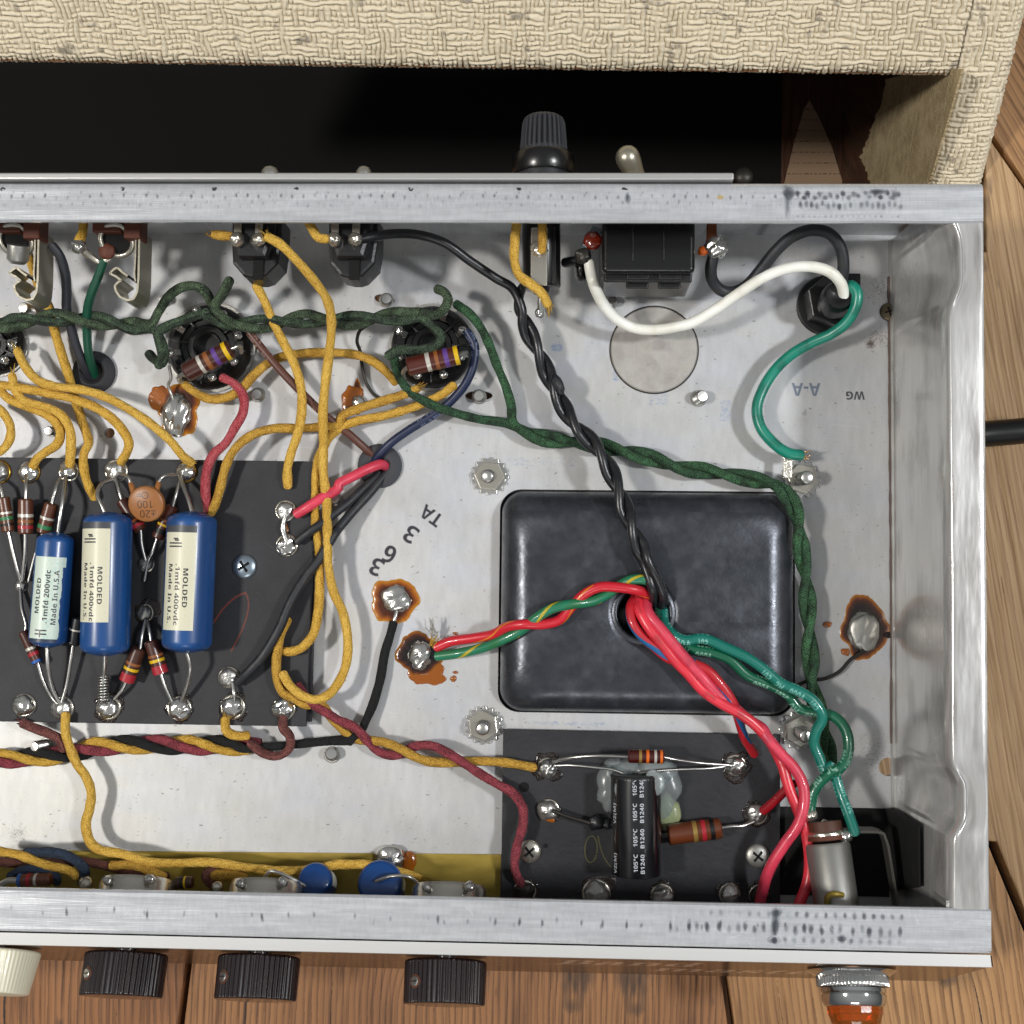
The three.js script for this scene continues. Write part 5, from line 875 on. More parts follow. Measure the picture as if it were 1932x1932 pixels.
// ---------------------------------------------------------------- pilot lamp holder
{
  const t = thing('pilot_lamp', 'pilot lamp with metal socket and wire bracket inside and orange jewel in front', 'lamp');
  const A = T('L', 790, 760, 92), B = T('L', 868, 1300, 120), f = frame(A, B), L = f.L;
  const shell = [[0, L * 0.26], [36, L * 0.26], [39, L * 0.29], [38, L * 1.5], [34, L * 1.5]];
  part('socket_shell', lathe(shell, 36).applyMatrix4(f.m), M.dull, t);
  part('fibre_washer', lathe([[0, L * 0.18], [33, L * 0.18], [34, L * 0.21], [33, L * 0.23], [0, L * 0.23]], 32).applyMatrix4(f.m), M.fiber, t);
  part('fibre_washer', lathe([[0, L * 0.03], [29, L * 0.03], [30, L * 0.08], [29, L * 0.15], [0, L * 0.15]], 32).applyMatrix4(f.m), std('#4a2818', 0.6), t);
  part('contact', [lathe([[0, 0], [34, L * 0.155], [34, L * 0.18], [0, L * 0.18]], 24).applyMatrix4(f.m), blobGeo(12, 0.8, 4, 0.3).translate(...T('L', 715, 740, 100).toArray())], M.nickel, t);
  part('bayonet_pin', tube(path('L', [805, 1250, 156, 815, 1200, 162, 850, 1190, 166, 895, 1195, 160]), 5), M.brass, t);
  const st = path('L', [880, 858, 118, 960, 838, 120, 1090, 838, 120, 1135, 850, 120, 1160, 920, 120, 1190, 1100, 120, 1222, 1290, 120]);
  part('bracket', leaf(st, 82, 118, 2.2), std('#77756f', 0.45, 0.8), t);
  part('solder_joint', blobGeo(12, 0.7, 6, 0.3).translate(...T('L', 915, 862, 116).toArray()), M.solder, t);
  // jewel in front of the panel
  const c = P(1594, 1834, 140), base = V(c.x, 0, 0), k = (c.z - 733 - pD.z * 0) , d0 = 140, q0 = frontTop(c.x, 108, 3), fj = frame(q0, q0.clone().addScaledVector(pN, 100), V(0, 1, 0));
  part('escutcheon', lathe([[0, 0], [72, 0], [74, 3], [60, 12], [0, 12]], 48).applyMatrix4(fj.m), M.chrome, t);
  const n = 240, nut = [[56, 8, 0], [58, 10, 1], [58, 27, 1], [55, 30, 0], [30, 30, 0]].map(([r, z, kn]) => Array.from({ length: n }, (_, i) => { const a = i / n * 2 * Math.PI; const r2 = r + kn * 1.6 * (i % 4 < 2 ? 1 : -1); return fj.at(r2 * Math.cos(a), r2 * Math.sin(a), z); }));
  part('knurled_ring', loft(nut), M.chrome, t);
  part('bezel', lathe([[0, 29], [50, 29], [54, 31], [54, 37], [51, 39], [54, 42], [53, 50], [49, 58], [46, 60], [40, 60], [0, 59]], 48).applyMatrix4(fj.m), M.chrome, t);
  part('jewel', lathe([[46, 59], [45, 70], [40, 84], [31, 95], [18, 102], [0, 105]], 16).applyMatrix4(fj.m).toNonIndexed(), phy('#f0962e', 0.08, 0, { transmission: 0.85, thickness: 0.012, ior: 1.45, attenuationColor: new THREE.Color('#e08a1c'), attenuationDistance: 0.01, flatShading: true }), t);
}
// ---------------------------------------------------------------- knobs and potentiometers along the front
function knob(label, cx, w, mat, ribbed, dFront, len, screwed, at = 84) {
  const t = thing('knob', label, 'knob'), c = P(cx, 1832, 200), q = frontTop(c.x, at, 4), f = frame(q, q.clone().addScaledVector(pN, 100), V(0, 1, 0)), n = 288, r = w / 2;
  const lv = [[0.4, 4, 0], [r * 0.94, 3, 0], [r * 0.985, 4.5, 0.5], [r, 8, 1], [r * (ribbed ? 0.985 : 0.88), len - 2.5, 1], [r * (ribbed ? 0.965 : 0.86), len, 0.6], [r * 0.8, len + 1, 0], [0.4, len + 2, 0]];
  const g = loft(lv.map(([rr2, z, fl]) => Array.from({ length: n }, (_, i) => { const a = i / n * 2 * Math.PI; const wv = ribbed ? 1 - 0.035 * fl * (i % 6 < 2 ? 1 : i % 6 === 2 || i % 6 === 5 ? 0.4 : 0) : 1 - 0.004 * fl * Math.cos(a * 60); return f.at(rr2 * wv * Math.cos(a), rr2 * wv * Math.sin(a), z); })));
  part('body', g, mat, t);
  part('bush', cylZ(20, -3, 6, 24).applyMatrix4(f.m), M.chrome, t);
  if (screwed) {
    const a = screwed, s = f.at(r * 0.99 * Math.sin(a), r * 0.99 * Math.cos(a), len * 0.55), nrm = f.right.clone().multiplyScalar(Math.sin(a)).addScaledVector(f.up, Math.cos(a)), fs = frame(s.clone().addScaledVector(nrm, -5), s.clone().addScaledVector(nrm, 4), f.a);
    part('screw_recess', cylZ(11, 0, 5.4, 22).applyMatrix4(fs.m), std('#5a3624', 0.6), t);
    part('set_screw', [cylZ(8, 0, 7.5, 20, 1).applyMatrix4(fs.m)], M.steel, t); part('slot', rbox(-7, 7, -1, 1, 6.8, 8, 0.4).applyMatrix4(fs.m), M.darklead, t);
  }
  return t;
}
const knobBrown = phy('#1a0f12', 0.24, 0, { clearcoat: 0.5, clearcoatRoughness: 0.12 });
const KN = [[243, 'dark brown ribbed knob nearest the cream knob, front panel'], [492, 'dark brown ribbed knob, middle one of three on the front panel'], [842, 'dark brown ribbed knob farthest right, next to the long bare panel']];
KN.forEach(([x, l]) => knob(l, x, 138, knobBrown, true, 0, 72, -0.72));
knob('cream plastic knob cut off at the lower left picture edge', 2, 138, phy('#dfdac0', 0.4, 0, { clearcoat: 0.2 }), false, 0, 72, 0);
KN.forEach(([x], i) => {
  const t = thing('potentiometer', ['round metal potentiometer back behind the knob nearest the cream knob', 'round metal potentiometer back behind the middle brown knob', 'round metal potentiometer back at the right end of the brass plate'][i], 'potentiometer');
  const c = P(x, 1830, 140), q = frontTop(c.x, 150, -12), f = frame(q, q.clone().addScaledVector(pN, -100), V(0, 1, 0));
  part('case', lathe([[0, 0], [66, 0], [66, 104], [62, 112], [0, 112]], 44).applyMatrix4(f.m), M.nickel, t);
  part('tab', blobGeo(9, 0.7, x, 0.3).translate(-40, 62, 104).applyMatrix4(f.m), M.solder, t); part('tab', blobGeo(8, 0.7, x + 2, 0.3).translate(34, 62, 100).applyMatrix4(f.m), M.solderDull, t);
});
// ---------------------------------------------------------------- wiring
const CL = { cloth: true }, RY = 8.6;
wire('wire', 'yellow wire from the left toggle switch down past the board edge into a loose loop', path('D', [1530, 195, 214, 1600, 235, 218, 1700, 335, 205, 1790, 440, 180, 1860, 540, 150, 1888, 640, 120, 1890, 740, 100, 1875, 880, 86, 1855, 1040, 74, 1842, 1200, 62, 1845, 1350, 56], 'G', [1845, 180, 54, 1862, 330, 52, 1868, 520, 52, 1872, 700, 52, 1905, 870, 50], 'H', [20, 970, 46, 50, 1110, 44, 50, 1230, 42, 30, 1320, 44], 'G', [1920, 1400, 50, 1870, 1455, 54, 1800, 1480, 56, 1720, 1455, 58, 1650, 1395, 60, 1615, 1335, 60]), RY, M.yellow3, { ...CL, frayStart: 1 });
wire('wire', 'yellow cloth wire along the right board edge that bends back under itself', path('E', [655, 1040, 50, 600, 1085, 46, 500, 1135, 42, 380, 1180, 36, 250, 1215, 32, 100, 1245, 30], 'D', [1925, 1295, 30, 1870, 1350, 34, 1835, 1420, 38], 'G', [1812, 130, 40, 1800, 300, 40, 1800, 460, 40, 1822, 640, 42, 1824, 820, 44, 1815, 980, 46, 1785, 1110, 50, 1720, 1185, 52, 1660, 1205, 48, 1622, 1205, 40]), RY, M.yellow, CL);
wire('wire', 'yellow cloth wire from the right valve socket over to the rightmost blue capacitor', path('E', [450, 1058, 56, 380, 1088, 50, 250, 1130, 42, 120, 1170, 38, 20, 1215, 34], 'D', [1932, 1265, 34, 1850, 1275, 36, 1700, 1285, 42, 1560, 1287, 50, 1430, 1328, 56, 1335, 1410, 62, 1285, 1510, 64, 1258, 1620, 60, 1228, 1720, 56, 1205, 1765, 46]), RY, M.yellow2, { ...CL, frayStart: 1 });
wire('wire', 'yellow cloth wire joining the bottom of the left valve socket to the right valve socket', path('D', [1055, 1035, 36, 1110, 1078, 34, 1190, 1115, 34, 1280, 1112, 36, 1370, 1068, 38, 1440, 990, 38, 1520, 920, 36, 1600, 880, 36, 1720, 858, 36, 1850, 853, 38], 'E', [20, 855, 38, 110, 868, 40, 200, 905, 42, 270, 960, 40, 325, 1020, 36]), RY, M.yellow2, CL);
wire('wire', 'yellow cloth wire from under the left toggle switch ending over the circuit board', path('D', [1462, 470, 110, 1510, 560, 100, 1560, 680, 86, 1620, 800, 76, 1680, 920, 66, 1715, 1040, 60, 1722, 1180, 58, 1700, 1310, 58, 1660, 1430, 56, 1640, 1520, 52, 1642, 1615, 44]), RY, M.yellow3, CL);
wire('wire', 'short frayed yellow wire on the left terminal of the middle toggle switch', path('D', [1760, 110, 210, 1785, 150, 214, 1815, 195, 216, 1860, 205, 216]), RY, M.yellow3, { ...CL, frayEnd: 1 });
wire('wire', 'short yellow wire on the left terminal of the left toggle switch', path('D', [1225, 180, 204, 1270, 185, 210, 1320, 190, 214]), RY, M.yellow2, { ...CL, frayStart: 1 });
wire('wire', 'yellow cloth wire descending behind the left jack contact, ending beside the middle blue capacitor', path('D', [160, 290, 60, 200, 410, 58, 240, 520, 54, 285, 610, 48, 315, 740, 34, 355, 870, 28, 392, 985, 26, 430, 1120, 26, 470, 1250, 34, 505, 1370, 48, 480, 1425, 54, 478, 1510, 54, 500, 1600, 50, 540, 1680, 44]), RY, M.yellow, CL);
wire('wire', 'topmost arching yellow wire from the cut-off socket to the joint right of the orange disc', path('D', [100, 845, 50, 145, 935, 56, 215, 1010, 62, 310, 1045, 66, 450, 1062, 70, 600, 1105, 74, 750, 1185, 78, 880, 1275, 78, 980, 1365, 74, 1045, 1445, 64, 1090, 1480, 50]), RY, M.yellow3, { ...CL, frayEnd: 1, frayStart: 1 });
wire('wire', 'second arching yellow wire, ending at the joint left of the orange disc', path('D', [-40, 1030, 50, 120, 1055, 54, 300, 1090, 58, 450, 1128, 62, 580, 1185, 66, 680, 1270, 66, 735, 1365, 64, 722, 1425, 58, 690, 1475, 48]), RY, M.yellow, { ...CL, frayEnd: 1 });
wire('wire', 'third arching yellow wire, ending at the joint above the small blue capacitor', path('D', [68, 985, 50, 90, 1070, 54, 140, 1130, 56, 250, 1162, 58, 345, 1205, 62, 398, 1290, 62, 404, 1400, 58, 398, 1490, 48]), RY, M.yellow3, { ...CL, frayStart: 1, frayEnd: 1 });
wire('wire', 'fourth arching yellow wire, ending at the second joint from the left edge', path('D', [-40, 1020, 46, 50, 1115, 50, 170, 1168, 52, 285, 1220, 54, 343, 1290, 56, 330, 1370, 58, 262, 1420, 56, 212, 1458, 52, 188, 1500, 46]), RY, M.yellow, CL);
wire('wire', 'yellow wire curving at the extreme left above the circuit board', path('D', [-60, 1140, 42, 10, 1190, 46, 58, 1270, 50, 55, 1350, 52, 10, 1410, 52, -60, 1430, 50]), RY, M.yellow3, CL);
wire('wire', 'short yellow wire on the solder lug of the full jack', path('D', [478, 100, 166, 470, 170, 168, 448, 225, 168]), RY, M.yellow, CL);
wire('wire', 'yellow wire bent alongside the fuse holder with a frayed cut end', path('E', [1018, 100, 170, 1005, 220, 176, 1004, 330, 178, 1030, 410, 180, 1100, 465, 180, 1160, 515, 172, 1192, 575, 162]), RY, M.yellow3, { ...CL, frayEnd: 1 });
wire('wire', 'short yellow wire soldered on top of the fuse holder', path('E', [1160, 95, 182, 1164, 190, 184, 1160, 272, 180]), RY * 0.95, M.yellow2, CL);
wire('wire', 'long yellow wire snaking from the board front edge to the two blue capacitor ends', path('J', [375, 170, 50, 372, 260, 52, 398, 350, 50, 440, 450, 46, 490, 520, 44, 520, 610, 42, 512, 700, 40, 490, 790, 40, 510, 885, 44, 560, 935, 50, 700, 962, 56, 850, 1008, 60, 1000, 1015, 62, 1200, 1010, 64, 1400, 1038, 66, 1600, 1058, 70, 1780, 1050, 72, 1925, 1022, 74], 'K', [60, 1022, 74, 150, 1022, 74, 260, 1040, 72, 380, 1075, 70, 455, 1100, 66]), RY, M.yellow3, { ...CL, frayEnd: 1 });
wire('wire', 'yellow wire at the lower left corner crossing over dark blue wires', path('J', [-60, 940, 60, 100, 965, 66, 250, 1022, 74, 390, 1055, 76, 440, 1090, 74]), RY, M.yellow, CL);
wire('wire', 'yellow wire end near the front flange left of the two blue discs', path('J', [640, 1028, 54, 760, 1026, 58, 850, 1055, 62, 935, 1092, 66]), RY, M.yellow2, CL);
wire('wire', 'short orange yellow wire stub beside a front potentiometer', path('J', [1220, 1080, 60, 1300, 1085, 66, 1395, 1105, 70]), RY * 1.2, M.yellow2, CL);
wire('wire', 'dark maroon cloth wire low behind the front flange on the left', path('J', [-60, 1000, 40, 120, 1015, 40, 300, 1010, 40, 480, 1005, 44, 650, 1040, 48, 800, 1080, 48, 950, 1090, 46]), RY, M.brownCloth, CL);
wire('wire', 'upper dark blue cloth wire loop at the lower left', path('J', [150, 955, 54, 300, 955, 66, 410, 985, 72, 480, 1050, 74, 470, 1130, 70]), RY * 1.1, M.blueCloth, CL);
wire('wire', 'lower dark blue cloth wire loop at the lower left above a resistor', path('J', [60, 1090, 62, 130, 1055, 70, 250, 1055, 74, 320, 1090, 72, 325, 1125, 66]), RY, M.blueCloth, CL);
wire('wire', 'short reddish brown wire end over the front potentiometer', path('J', [1215, 1050, 60, 1175, 1080, 66, 1190, 1120, 68, 1225, 1150, 68]), RY, M.brownCloth, { ...CL, frayStart: 1 });
wire('wire', 'pink red cloth wire from the left valve socket to the rightmost blue capacitor', path('D', [1270, 995, 48, 1335, 1030, 48, 1388, 1100, 48, 1388, 1190, 48, 1340, 1280, 52, 1290, 1365, 56, 1215, 1440, 60, 1180, 1530, 62, 1172, 1650, 56, 1190, 1752, 44]), RY, M.red2, CL);
wire('wire', 'black cloth wire leading up to the round solder joint on the bare plate', path('H', [-30, 1715, 34, 60, 1710, 30, 125, 1660, 26, 165, 1580, 20, 205, 1480, 16, 240, 1350, 14, 262, 1220, 12, 295, 1110, 12, 312, 1045, 12]), RY, M.blackCloth, CL);
solo('wire_end', tube(path('H', [312, 1050, 12, 324, 1005, 12, 330, 980, 10]), 4), M.lead, 'bare tinned end of the black cloth wire at the round solder joint', 'wire');
wire('wire', 'frayed reddish brown wire at the left front joint of the circuit board', path('J', [130, 215, 44, 200, 245, 44, 280, 275, 42, 340, 310, 40, 365, 365, 38]), RY, M.maroon2, { ...CL, frayStart: 1 });
wire('wire', 'maroon cloth wire curling from the last front joint of the board', path('J', [1615, 185, 44, 1615, 240, 42, 1655, 295, 40, 1650, 360, 40, 1590, 402, 40, 1500, 385, 42, 1430, 330, 42]), RY, M.maroon2, CL);
wire('wire', 'short yellow wire stub dropping from the board front edge into the twist', path('J', [1285, 195, 44, 1290, 255, 44, 1335, 285, 42, 1410, 288, 38]), RY, M.yellow, { ...CL, frayStart: 1 });
{ // three strand twist along the front of the board
  const t = thing('twisted_wires', 'twist of black, yellow and maroon cloth wires along the front of the circuit board', 'wires');
  const c = path('J', [-150, 425, 24, 100, 415, 24, 350, 395, 24, 560, 350, 24, 800, 338, 24, 1050, 340, 24, 1280, 345, 24, 1480, 350, 24]);
  const s = strands(c, 3, 10.5, 176, 2.2); const k = [[M.blackCloth, 'black cloth strand'], [M.yellow, 'yellow cloth strand'], [M.maroon, 'maroon cloth strand']];
  const tail = path('J', [1600, 345, 26, 1750, 330, 26, 1932, 312, 28], 'K', [30, 310, 30, 70, 320, 32]);
  s.forEach((p, i) => part('wire', tube(i === 0 ? [...p.slice(0, -1), ...tail] : p, RY, fuzz), k[i][0], t, k[i][1]));
}
{ // maroon and yellow pair to the small board
  const t = thing('twisted_wires', 'loosely twisted maroon and yellow pair running to the small board', 'wires');
  part('wire', tube(path('G', [1640, 1025, 40, 1598, 1120, 50, 1578, 1250, 54, 1582, 1370, 54, 1615, 1440, 50, 1680, 1470, 46], 'J', [1740, 110, 42, 1830, 110, 40, 1890, 185, 34], 'K', [10, 240, 30, 90, 305, 26, 180, 315, 30, 260, 325, 34, 350, 360, 38, 430, 405, 38, 520, 435, 30, 640, 440, 24, 800, 432, 28, 950, 440, 32, 1115, 468, 36]), RY, fuzz), M.yellow2, t, 'yellow cloth strand');
  part('wire', tube(path('G', [1700, 1400, 40, 1780, 1500, 44, 1880, 1565, 44], 'K', [0, 198, 42, 90, 240, 40, 160, 310, 36, 220, 372, 26, 290, 398, 22, 360, 388, 22, 430, 350, 24, 520, 343, 34, 610, 378, 42, 700, 435, 46, 800, 500, 44, 900, 560, 42, 1000, 620, 42, 1050, 700, 46, 1050, 800, 50, 1020, 910, 52, 1004, 1020, 48, 1015, 1080, 40, 1040, 1130, 30]), RY, fuzz), M.maroon, t, 'maroon cloth strand');
}
{ // green heater twist at the top
  const RG = 8.8, t = thing('twisted_wires', 'dark green twisted cloth pair running straight across above the two big valve sockets', 'wires');
  const A = strands(path('D', [-120, 715, 74, 0, 700, 76, 200, 660, 78, 420, 655, 80, 620, 680, 80, 830, 712, 78]), 2, 9, 160, 0.6);
  const up = path('D', [860, 690, 80, 905, 620, 84, 970, 525, 88, 1045, 478, 92, 1120, 474, 92, 1175, 510, 86, 1208, 575, 64]), dn = path('D', [880, 725, 78, 918, 780, 72, 935, 850, 64, 925, 915, 54, 890, 900, 46, 850, 860, 40]);
  part('wire', tube([...A[0].slice(0, -1), ...up], RG, fuzz), M.greenCloth, t); part('wire', tube([...A[1].slice(0, -1), ...dn], RG, fuzz), M.greenCloth2, t);
  part('wire', tube(path('D', [905, 930, 56, 925, 860, 66, 905, 780, 74, 900, 740, 78, 960, 700, 84, 1080, 655, 86, 1180, 625, 88]), RG, fuzz), M.greenCloth2, t);
  const B = strands(path('D', [1225, 665, 84, 1350, 690, 82, 1550, 682, 80, 1750, 660, 80, 1932, 672, 82], 'E', [120, 665, 84, 300, 645, 88, 420, 655, 92]), 2, 9, 170, 0.2);
  part('wire', tube([...path('D', [1310, 440, 128, 1270, 520, 112, 1225, 600, 94]), ...B[0].slice(1, -1), ...path('E', [470, 625, 96, 540, 640, 98, 600, 605, 100, 625, 550, 100, 605, 510, 94, 565, 490, 84])], RG, fuzz), M.greenCloth, t);
  part('wire', tube([...path('D', [1165, 640, 84, 1200, 655, 84]), ...B[1].slice(1, -1), ...path('E', [470, 655, 96, 530, 700, 96, 585, 765, 94, 550, 815, 90, 450, 838, 84, 340, 838, 76, 285, 870, 64])], RG, fuzz), M.greenCloth2, t);
}
{ // green heater pair to the pilot lamp
  const RG = 8.6, t = thing('twisted_wires', 'dark green twisted pair from the right socket along the right side of the black can', 'wires');
  const c = strands(path('E', [1010, 1290, 22, 1200, 1345, 26, 1400, 1370, 28, 1600, 1410, 26, 1780, 1455, 26], 'F', [20, 1510, 28, 180, 1530, 30, 350, 1560, 34, 500, 1590, 44], 'I', [560, 250, 56, 620, 310, 62, 672, 400, 60, 695, 520, 54, 712, 650, 46, 732, 780, 40, 742, 900, 36, 750, 1020, 34, 755, 1150, 34, 762, 1280, 36, 768, 1400, 40, 790, 1500, 34, 830, 1620, 30, 855, 1740, 30, 860, 1830, 28]), 2, 8.2, 190, 1.2);
  part('wire', tube([...path('E', [670, 575, 70, 740, 625, 70, 810, 710, 62, 860, 810, 50, 905, 930, 38, 955, 1050, 30, 985, 1160, 26, 995, 1250, 26]), ...c[0].slice(1)], RG, fuzz), M.greenCloth3, t);
  part('wire', tube([...path('E', [318, 890, 52, 340, 980, 52, 400, 1070, 54, 520, 1145, 52, 640, 1190, 40, 800, 1232, 26, 940, 1252, 22]), ...c[1].slice(1)], RG, fuzz), M.greenCloth4, t);
}
{ // black mains pair into the can
  const t = thing('twisted_wires', 'glossy black twisted pair from the fuse holder into the hole of the black can', 'wires');
  const c = path('E', [1025, 530, 80, 1040, 620, 70, 1095, 760, 58, 1160, 890, 50, 1205, 1010, 48, 1265, 1130, 50, 1335, 1250, 56, 1430, 1350, 64, 1505, 1440, 70, 1565, 1560, 78, 1620, 1690, 88], 'H', [1640, 420, 96, 1690, 540, 100, 1735, 650, 102, 1780, 760, 100]);
  const s = strands(c, 2, 8.6, 152, 0.2);
  const e1 = path('H', [1790, 850, 92, 1800, 930, 60]), e2 = path('H', [1830, 820, 94, 1855, 900, 80, 1830, 980, 40]);
  part('wire', tube([...path('E', [130, 205, 208, 200, 190, 196, 320, 175, 170, 450, 180, 150, 600, 225, 134, 750, 330, 114, 900, 430, 96, 990, 485, 86]), ...s[0].slice(1, -1), ...e1], 8.8, { uvLen: 90 }), M.black, t);
  part('wire', tube([...path('E', [1100, 480, 60, 1050, 480, 74]), ...s[1].slice(1, -1), ...e2], 8.8, { uvLen: 90 }), M.black, t);
  part('sleeve', blobGeo(14, 0.7, 6, 0.25).scale(0.75, 1, 1.5).rotateY(0.4).translate(...T('E', 1252, 1035, 62).toArray()), M.blackMatte, t);
}
const PV = { uvLen: 170, radial: 12 };
wire('wire', 'brown plastic wire with printed figures from the left socket to the grey grommet', path('D', [1425, 740, 60, 1500, 835, 58, 1620, 975, 54, 1750, 1110, 46, 1850, 1205, 38, 1932, 1272, 30], 'E', [60, 1318, 26, 130, 1380, 18, 195, 1440, 4]), 7.6, M.brown, PV);
wire('wire', 'dark blue plastic wire curving round the right valve socket to the grey grommet', path('E', [735, 735, 56, 775, 810, 56, 772, 910, 52, 730, 1020, 48, 645, 1125, 40, 545, 1205, 34, 400, 1295, 28, 290, 1375, 22, 220, 1450, 10, 200, 1480, 2]), 8.2, M.navy, PV);
wire('wire', 'bright pink red plastic wire from the grey grommet to the board joint', path('E', [265, 1500, 4, 240, 1490, 20, 170, 1515, 34, 80, 1560, 42, 0, 1605, 50], 'D', [1932, 1625, 50, 1830, 1685, 54, 1755, 1735, 54, 1695, 1772, 48]), 9.6, M.pink, PV);
wire('wire', 'black plastic wire from the grey grommet to the twin joint on the board', path('E', [225, 1545, 2, 150, 1620, 18, 60, 1705, 34], 'G', [1932, 400, 44, 1850, 465, 50, 1770, 520, 52, 1700, 575, 46]), 8.4, M.blackMatte, PV);
wire('wire', 'long black plastic wire from the grey grommet across the board to the front joint', path('E', [265, 1545, 2, 180, 1650, 16, 80, 1760, 28, 0, 1855, 38], 'G', [1905, 540, 46, 1820, 680, 52, 1730, 800, 56, 1660, 920, 60, 1590, 1080, 62, 1500, 1230, 60, 1420, 1320, 56, 1360, 1378, 46]), 9, M.blackMatte, PV);
wire('wire', 'white plastic mains wire arching from the power switch to the strain relief', path('E', [1430, 340, 150, 1440, 400, 146, 1462, 480, 130, 1520, 590, 100, 1600, 670, 80, 1700, 715, 70, 1820, 722, 72, 1932, 705, 82], 'F', [90, 680, 92, 220, 605, 104, 350, 515, 116, 500, 420, 128, 620, 375, 134, 760, 362, 136, 870, 392, 132, 930, 450, 122, 955, 535, 100]), 10.2, M.white, PV);
wire('wire', 'thick black mains wire looping from the power switch terminal to the strain relief', path('F', [210, 290, 146, 192, 380, 134, 205, 450, 118, 255, 500, 106, 320, 507, 104, 395, 472, 110, 480, 375, 126, 560, 275, 144, 650, 195, 156, 760, 155, 160, 860, 170, 156, 925, 240, 146, 948, 340, 134, 940, 430, 118, 920, 480, 100]), 10.6, M.blackMatte, PV);
wire('wire', 'bright green plastic ground wire curving from the strain relief to the transformer bolt', path('F', [955, 500, 96, 990, 470, 108, 1025, 510, 114, 1018, 590, 110, 965, 680, 96, 880, 745, 80, 770, 795, 66, 650, 865, 54, 560, 950, 46, 490, 1060, 42, 455, 1170, 42, 475, 1275, 44, 545, 1365, 46, 630, 1425, 48, 705, 1438, 50]), 10.4, M.green, PV);
{ const t = thing('wire_end', 'bare copper strands at the cut end of the bright green ground wire', 'wire'), e = T('F', 708, 1438, 50); part('strand', fray(e, V(1, 0.1, 0.05), 8, 9, 18), std('#c9a27a', 0.3, 0.9), t); part('lug', rbox(-9, 7, -3, 0, -6, 34, 1.5).translate(e.x - 22, 42, e.z + 8), M.nickel, t); }
wire('wire', 'grey black plastic wire beside the full jack entering the black grommet', path('D', [300, 245, 150, 340, 300, 140, 372, 400, 120, 380, 500, 100, 380, 600, 84, 402, 700, 62, 440, 830, 40, 480, 930, 20, 515, 1000, -4]), 8.8, M.greyWire, PV);
wire('wire', 'dark green plastic wire from the full jack into the black grommet', path('D', [590, 335, 140, 560, 420, 128, 520, 520, 112, 498, 610, 92, 496, 720, 66, 505, 850, 40, 525, 930, 18, 545, 990, -4]), 8.2, M.darkGreen, PV);
{ // red and green pair grounded beside the can
  const t = thing('twisted_wires', 'red and green plastic pair from the can hole to the burnt ground joint', 'wires');
  part('wire', tube(path('H', [560, 1180, 22, 640, 1148, 28, 760, 1130, 40, 880, 1108, 56, 960, 1065, 74, 1060, 1050, 88, 1170, 1050, 86, 1260, 1025, 82, 1330, 950, 84, 1400, 880, 92, 1490, 838, 98, 1600, 840, 98, 1700, 855, 92, 1770, 880, 70]), 9.4, { uvLen: 170, radial: 12 }), M.redYellow, t, 'red plastic strand');
  part('wire', tube(path('H', [565, 1232, 18, 700, 1213, 28, 820, 1185, 44, 930, 1140, 62, 1040, 1085, 74, 1120, 1020, 90, 1220, 960, 96, 1330, 935, 94, 1440, 920, 84, 1530, 880, 80, 1600, 830, 84, 1680, 795, 90, 1760, 800, 88, 1800, 840, 70]), 9.4, { uvLen: 170, radial: 12 }), M.greenYellow, t, 'green plastic strand with yellow stripe');
  part('frayed_end', [...fray(T('H', 545, 1110, 24), V(-0.1, 0.4, -1), 10, 12, 30)], std('#a9a8a2', 0.9), t); part('frayed_end', fray(T('H', 530, 1170, 26), V(0.6, 0.2, -0.6), 9, 8, 18), M.yellow, t);
}
{ // red bundle out of the can
  const t = thing('wire_bundle', 'bundle of four red plastic wires from the can hole to the front corner', 'wires'), o = { uvLen: 200, radial: 12 }, r = 10;
  part('wire', tube(path('H', [1690, 900, 50, 1665, 950, 72, 1672, 1030, 82, 1720, 1110, 84, 1800, 1180, 84, 1890, 1250, 84], 'I', [60, 1265, 90, 170, 1310, 96, 255, 1400, 94, 320, 1500, 86, 352, 1600, 66, 385, 1700, 44, 440, 1790, 28]), 8.6, o), M.redBlue, t, 'red strand with blue stripe');
  part('wire', tube(path('H', [1715, 895, 50, 1715, 965, 78, 1765, 1060, 88, 1850, 1170, 90, 1932, 1270, 90], 'I', [60, 1330, 92, 150, 1430, 92, 250, 1500, 92, 350, 1555, 92, 440, 1620, 88, 530, 1720, 82, 590, 1830, 80], 'L', [560, 470, 84, 590, 580, 88, 630, 680, 90, 685, 830, 90, 708, 980, 92, 700, 1110, 92, 650, 1250, 96]), r, o), M.red, t);
  part('wire', tube(path('H', [1760, 895, 50, 1765, 980, 82, 1850, 1090, 92, 1932, 1190, 94], 'I', [60, 1260, 96, 150, 1360, 98, 240, 1460, 88, 330, 1530, 80, 400, 1590, 80, 490, 1650, 84], 'L', [460, 285, 88, 545, 390, 94, 620, 470, 96, 672, 570, 98, 678, 680, 100, 640, 800, 100, 570, 900, 94, 500, 1010, 86, 460, 1100, 74, 425, 1240, 50]), r, o), M.pink, t);
  part('wire', tube(path('L', [620, 560, 78, 580, 590, 72, 520, 650, 60, 445, 715, 44]), 8.4, o), phy('#94141f', 0.32, 0, { clearcoat: 0.4 }), t, 'dark red strand');
  part('wire', tube(path('H', [1740, 1080, 66, 1800, 1170, 70, 1880, 1240, 72], 'I', [20, 1280, 72, 100, 1360, 74, 190, 1440, 76, 260, 1500, 76]), 7, o), M.red, t);
}
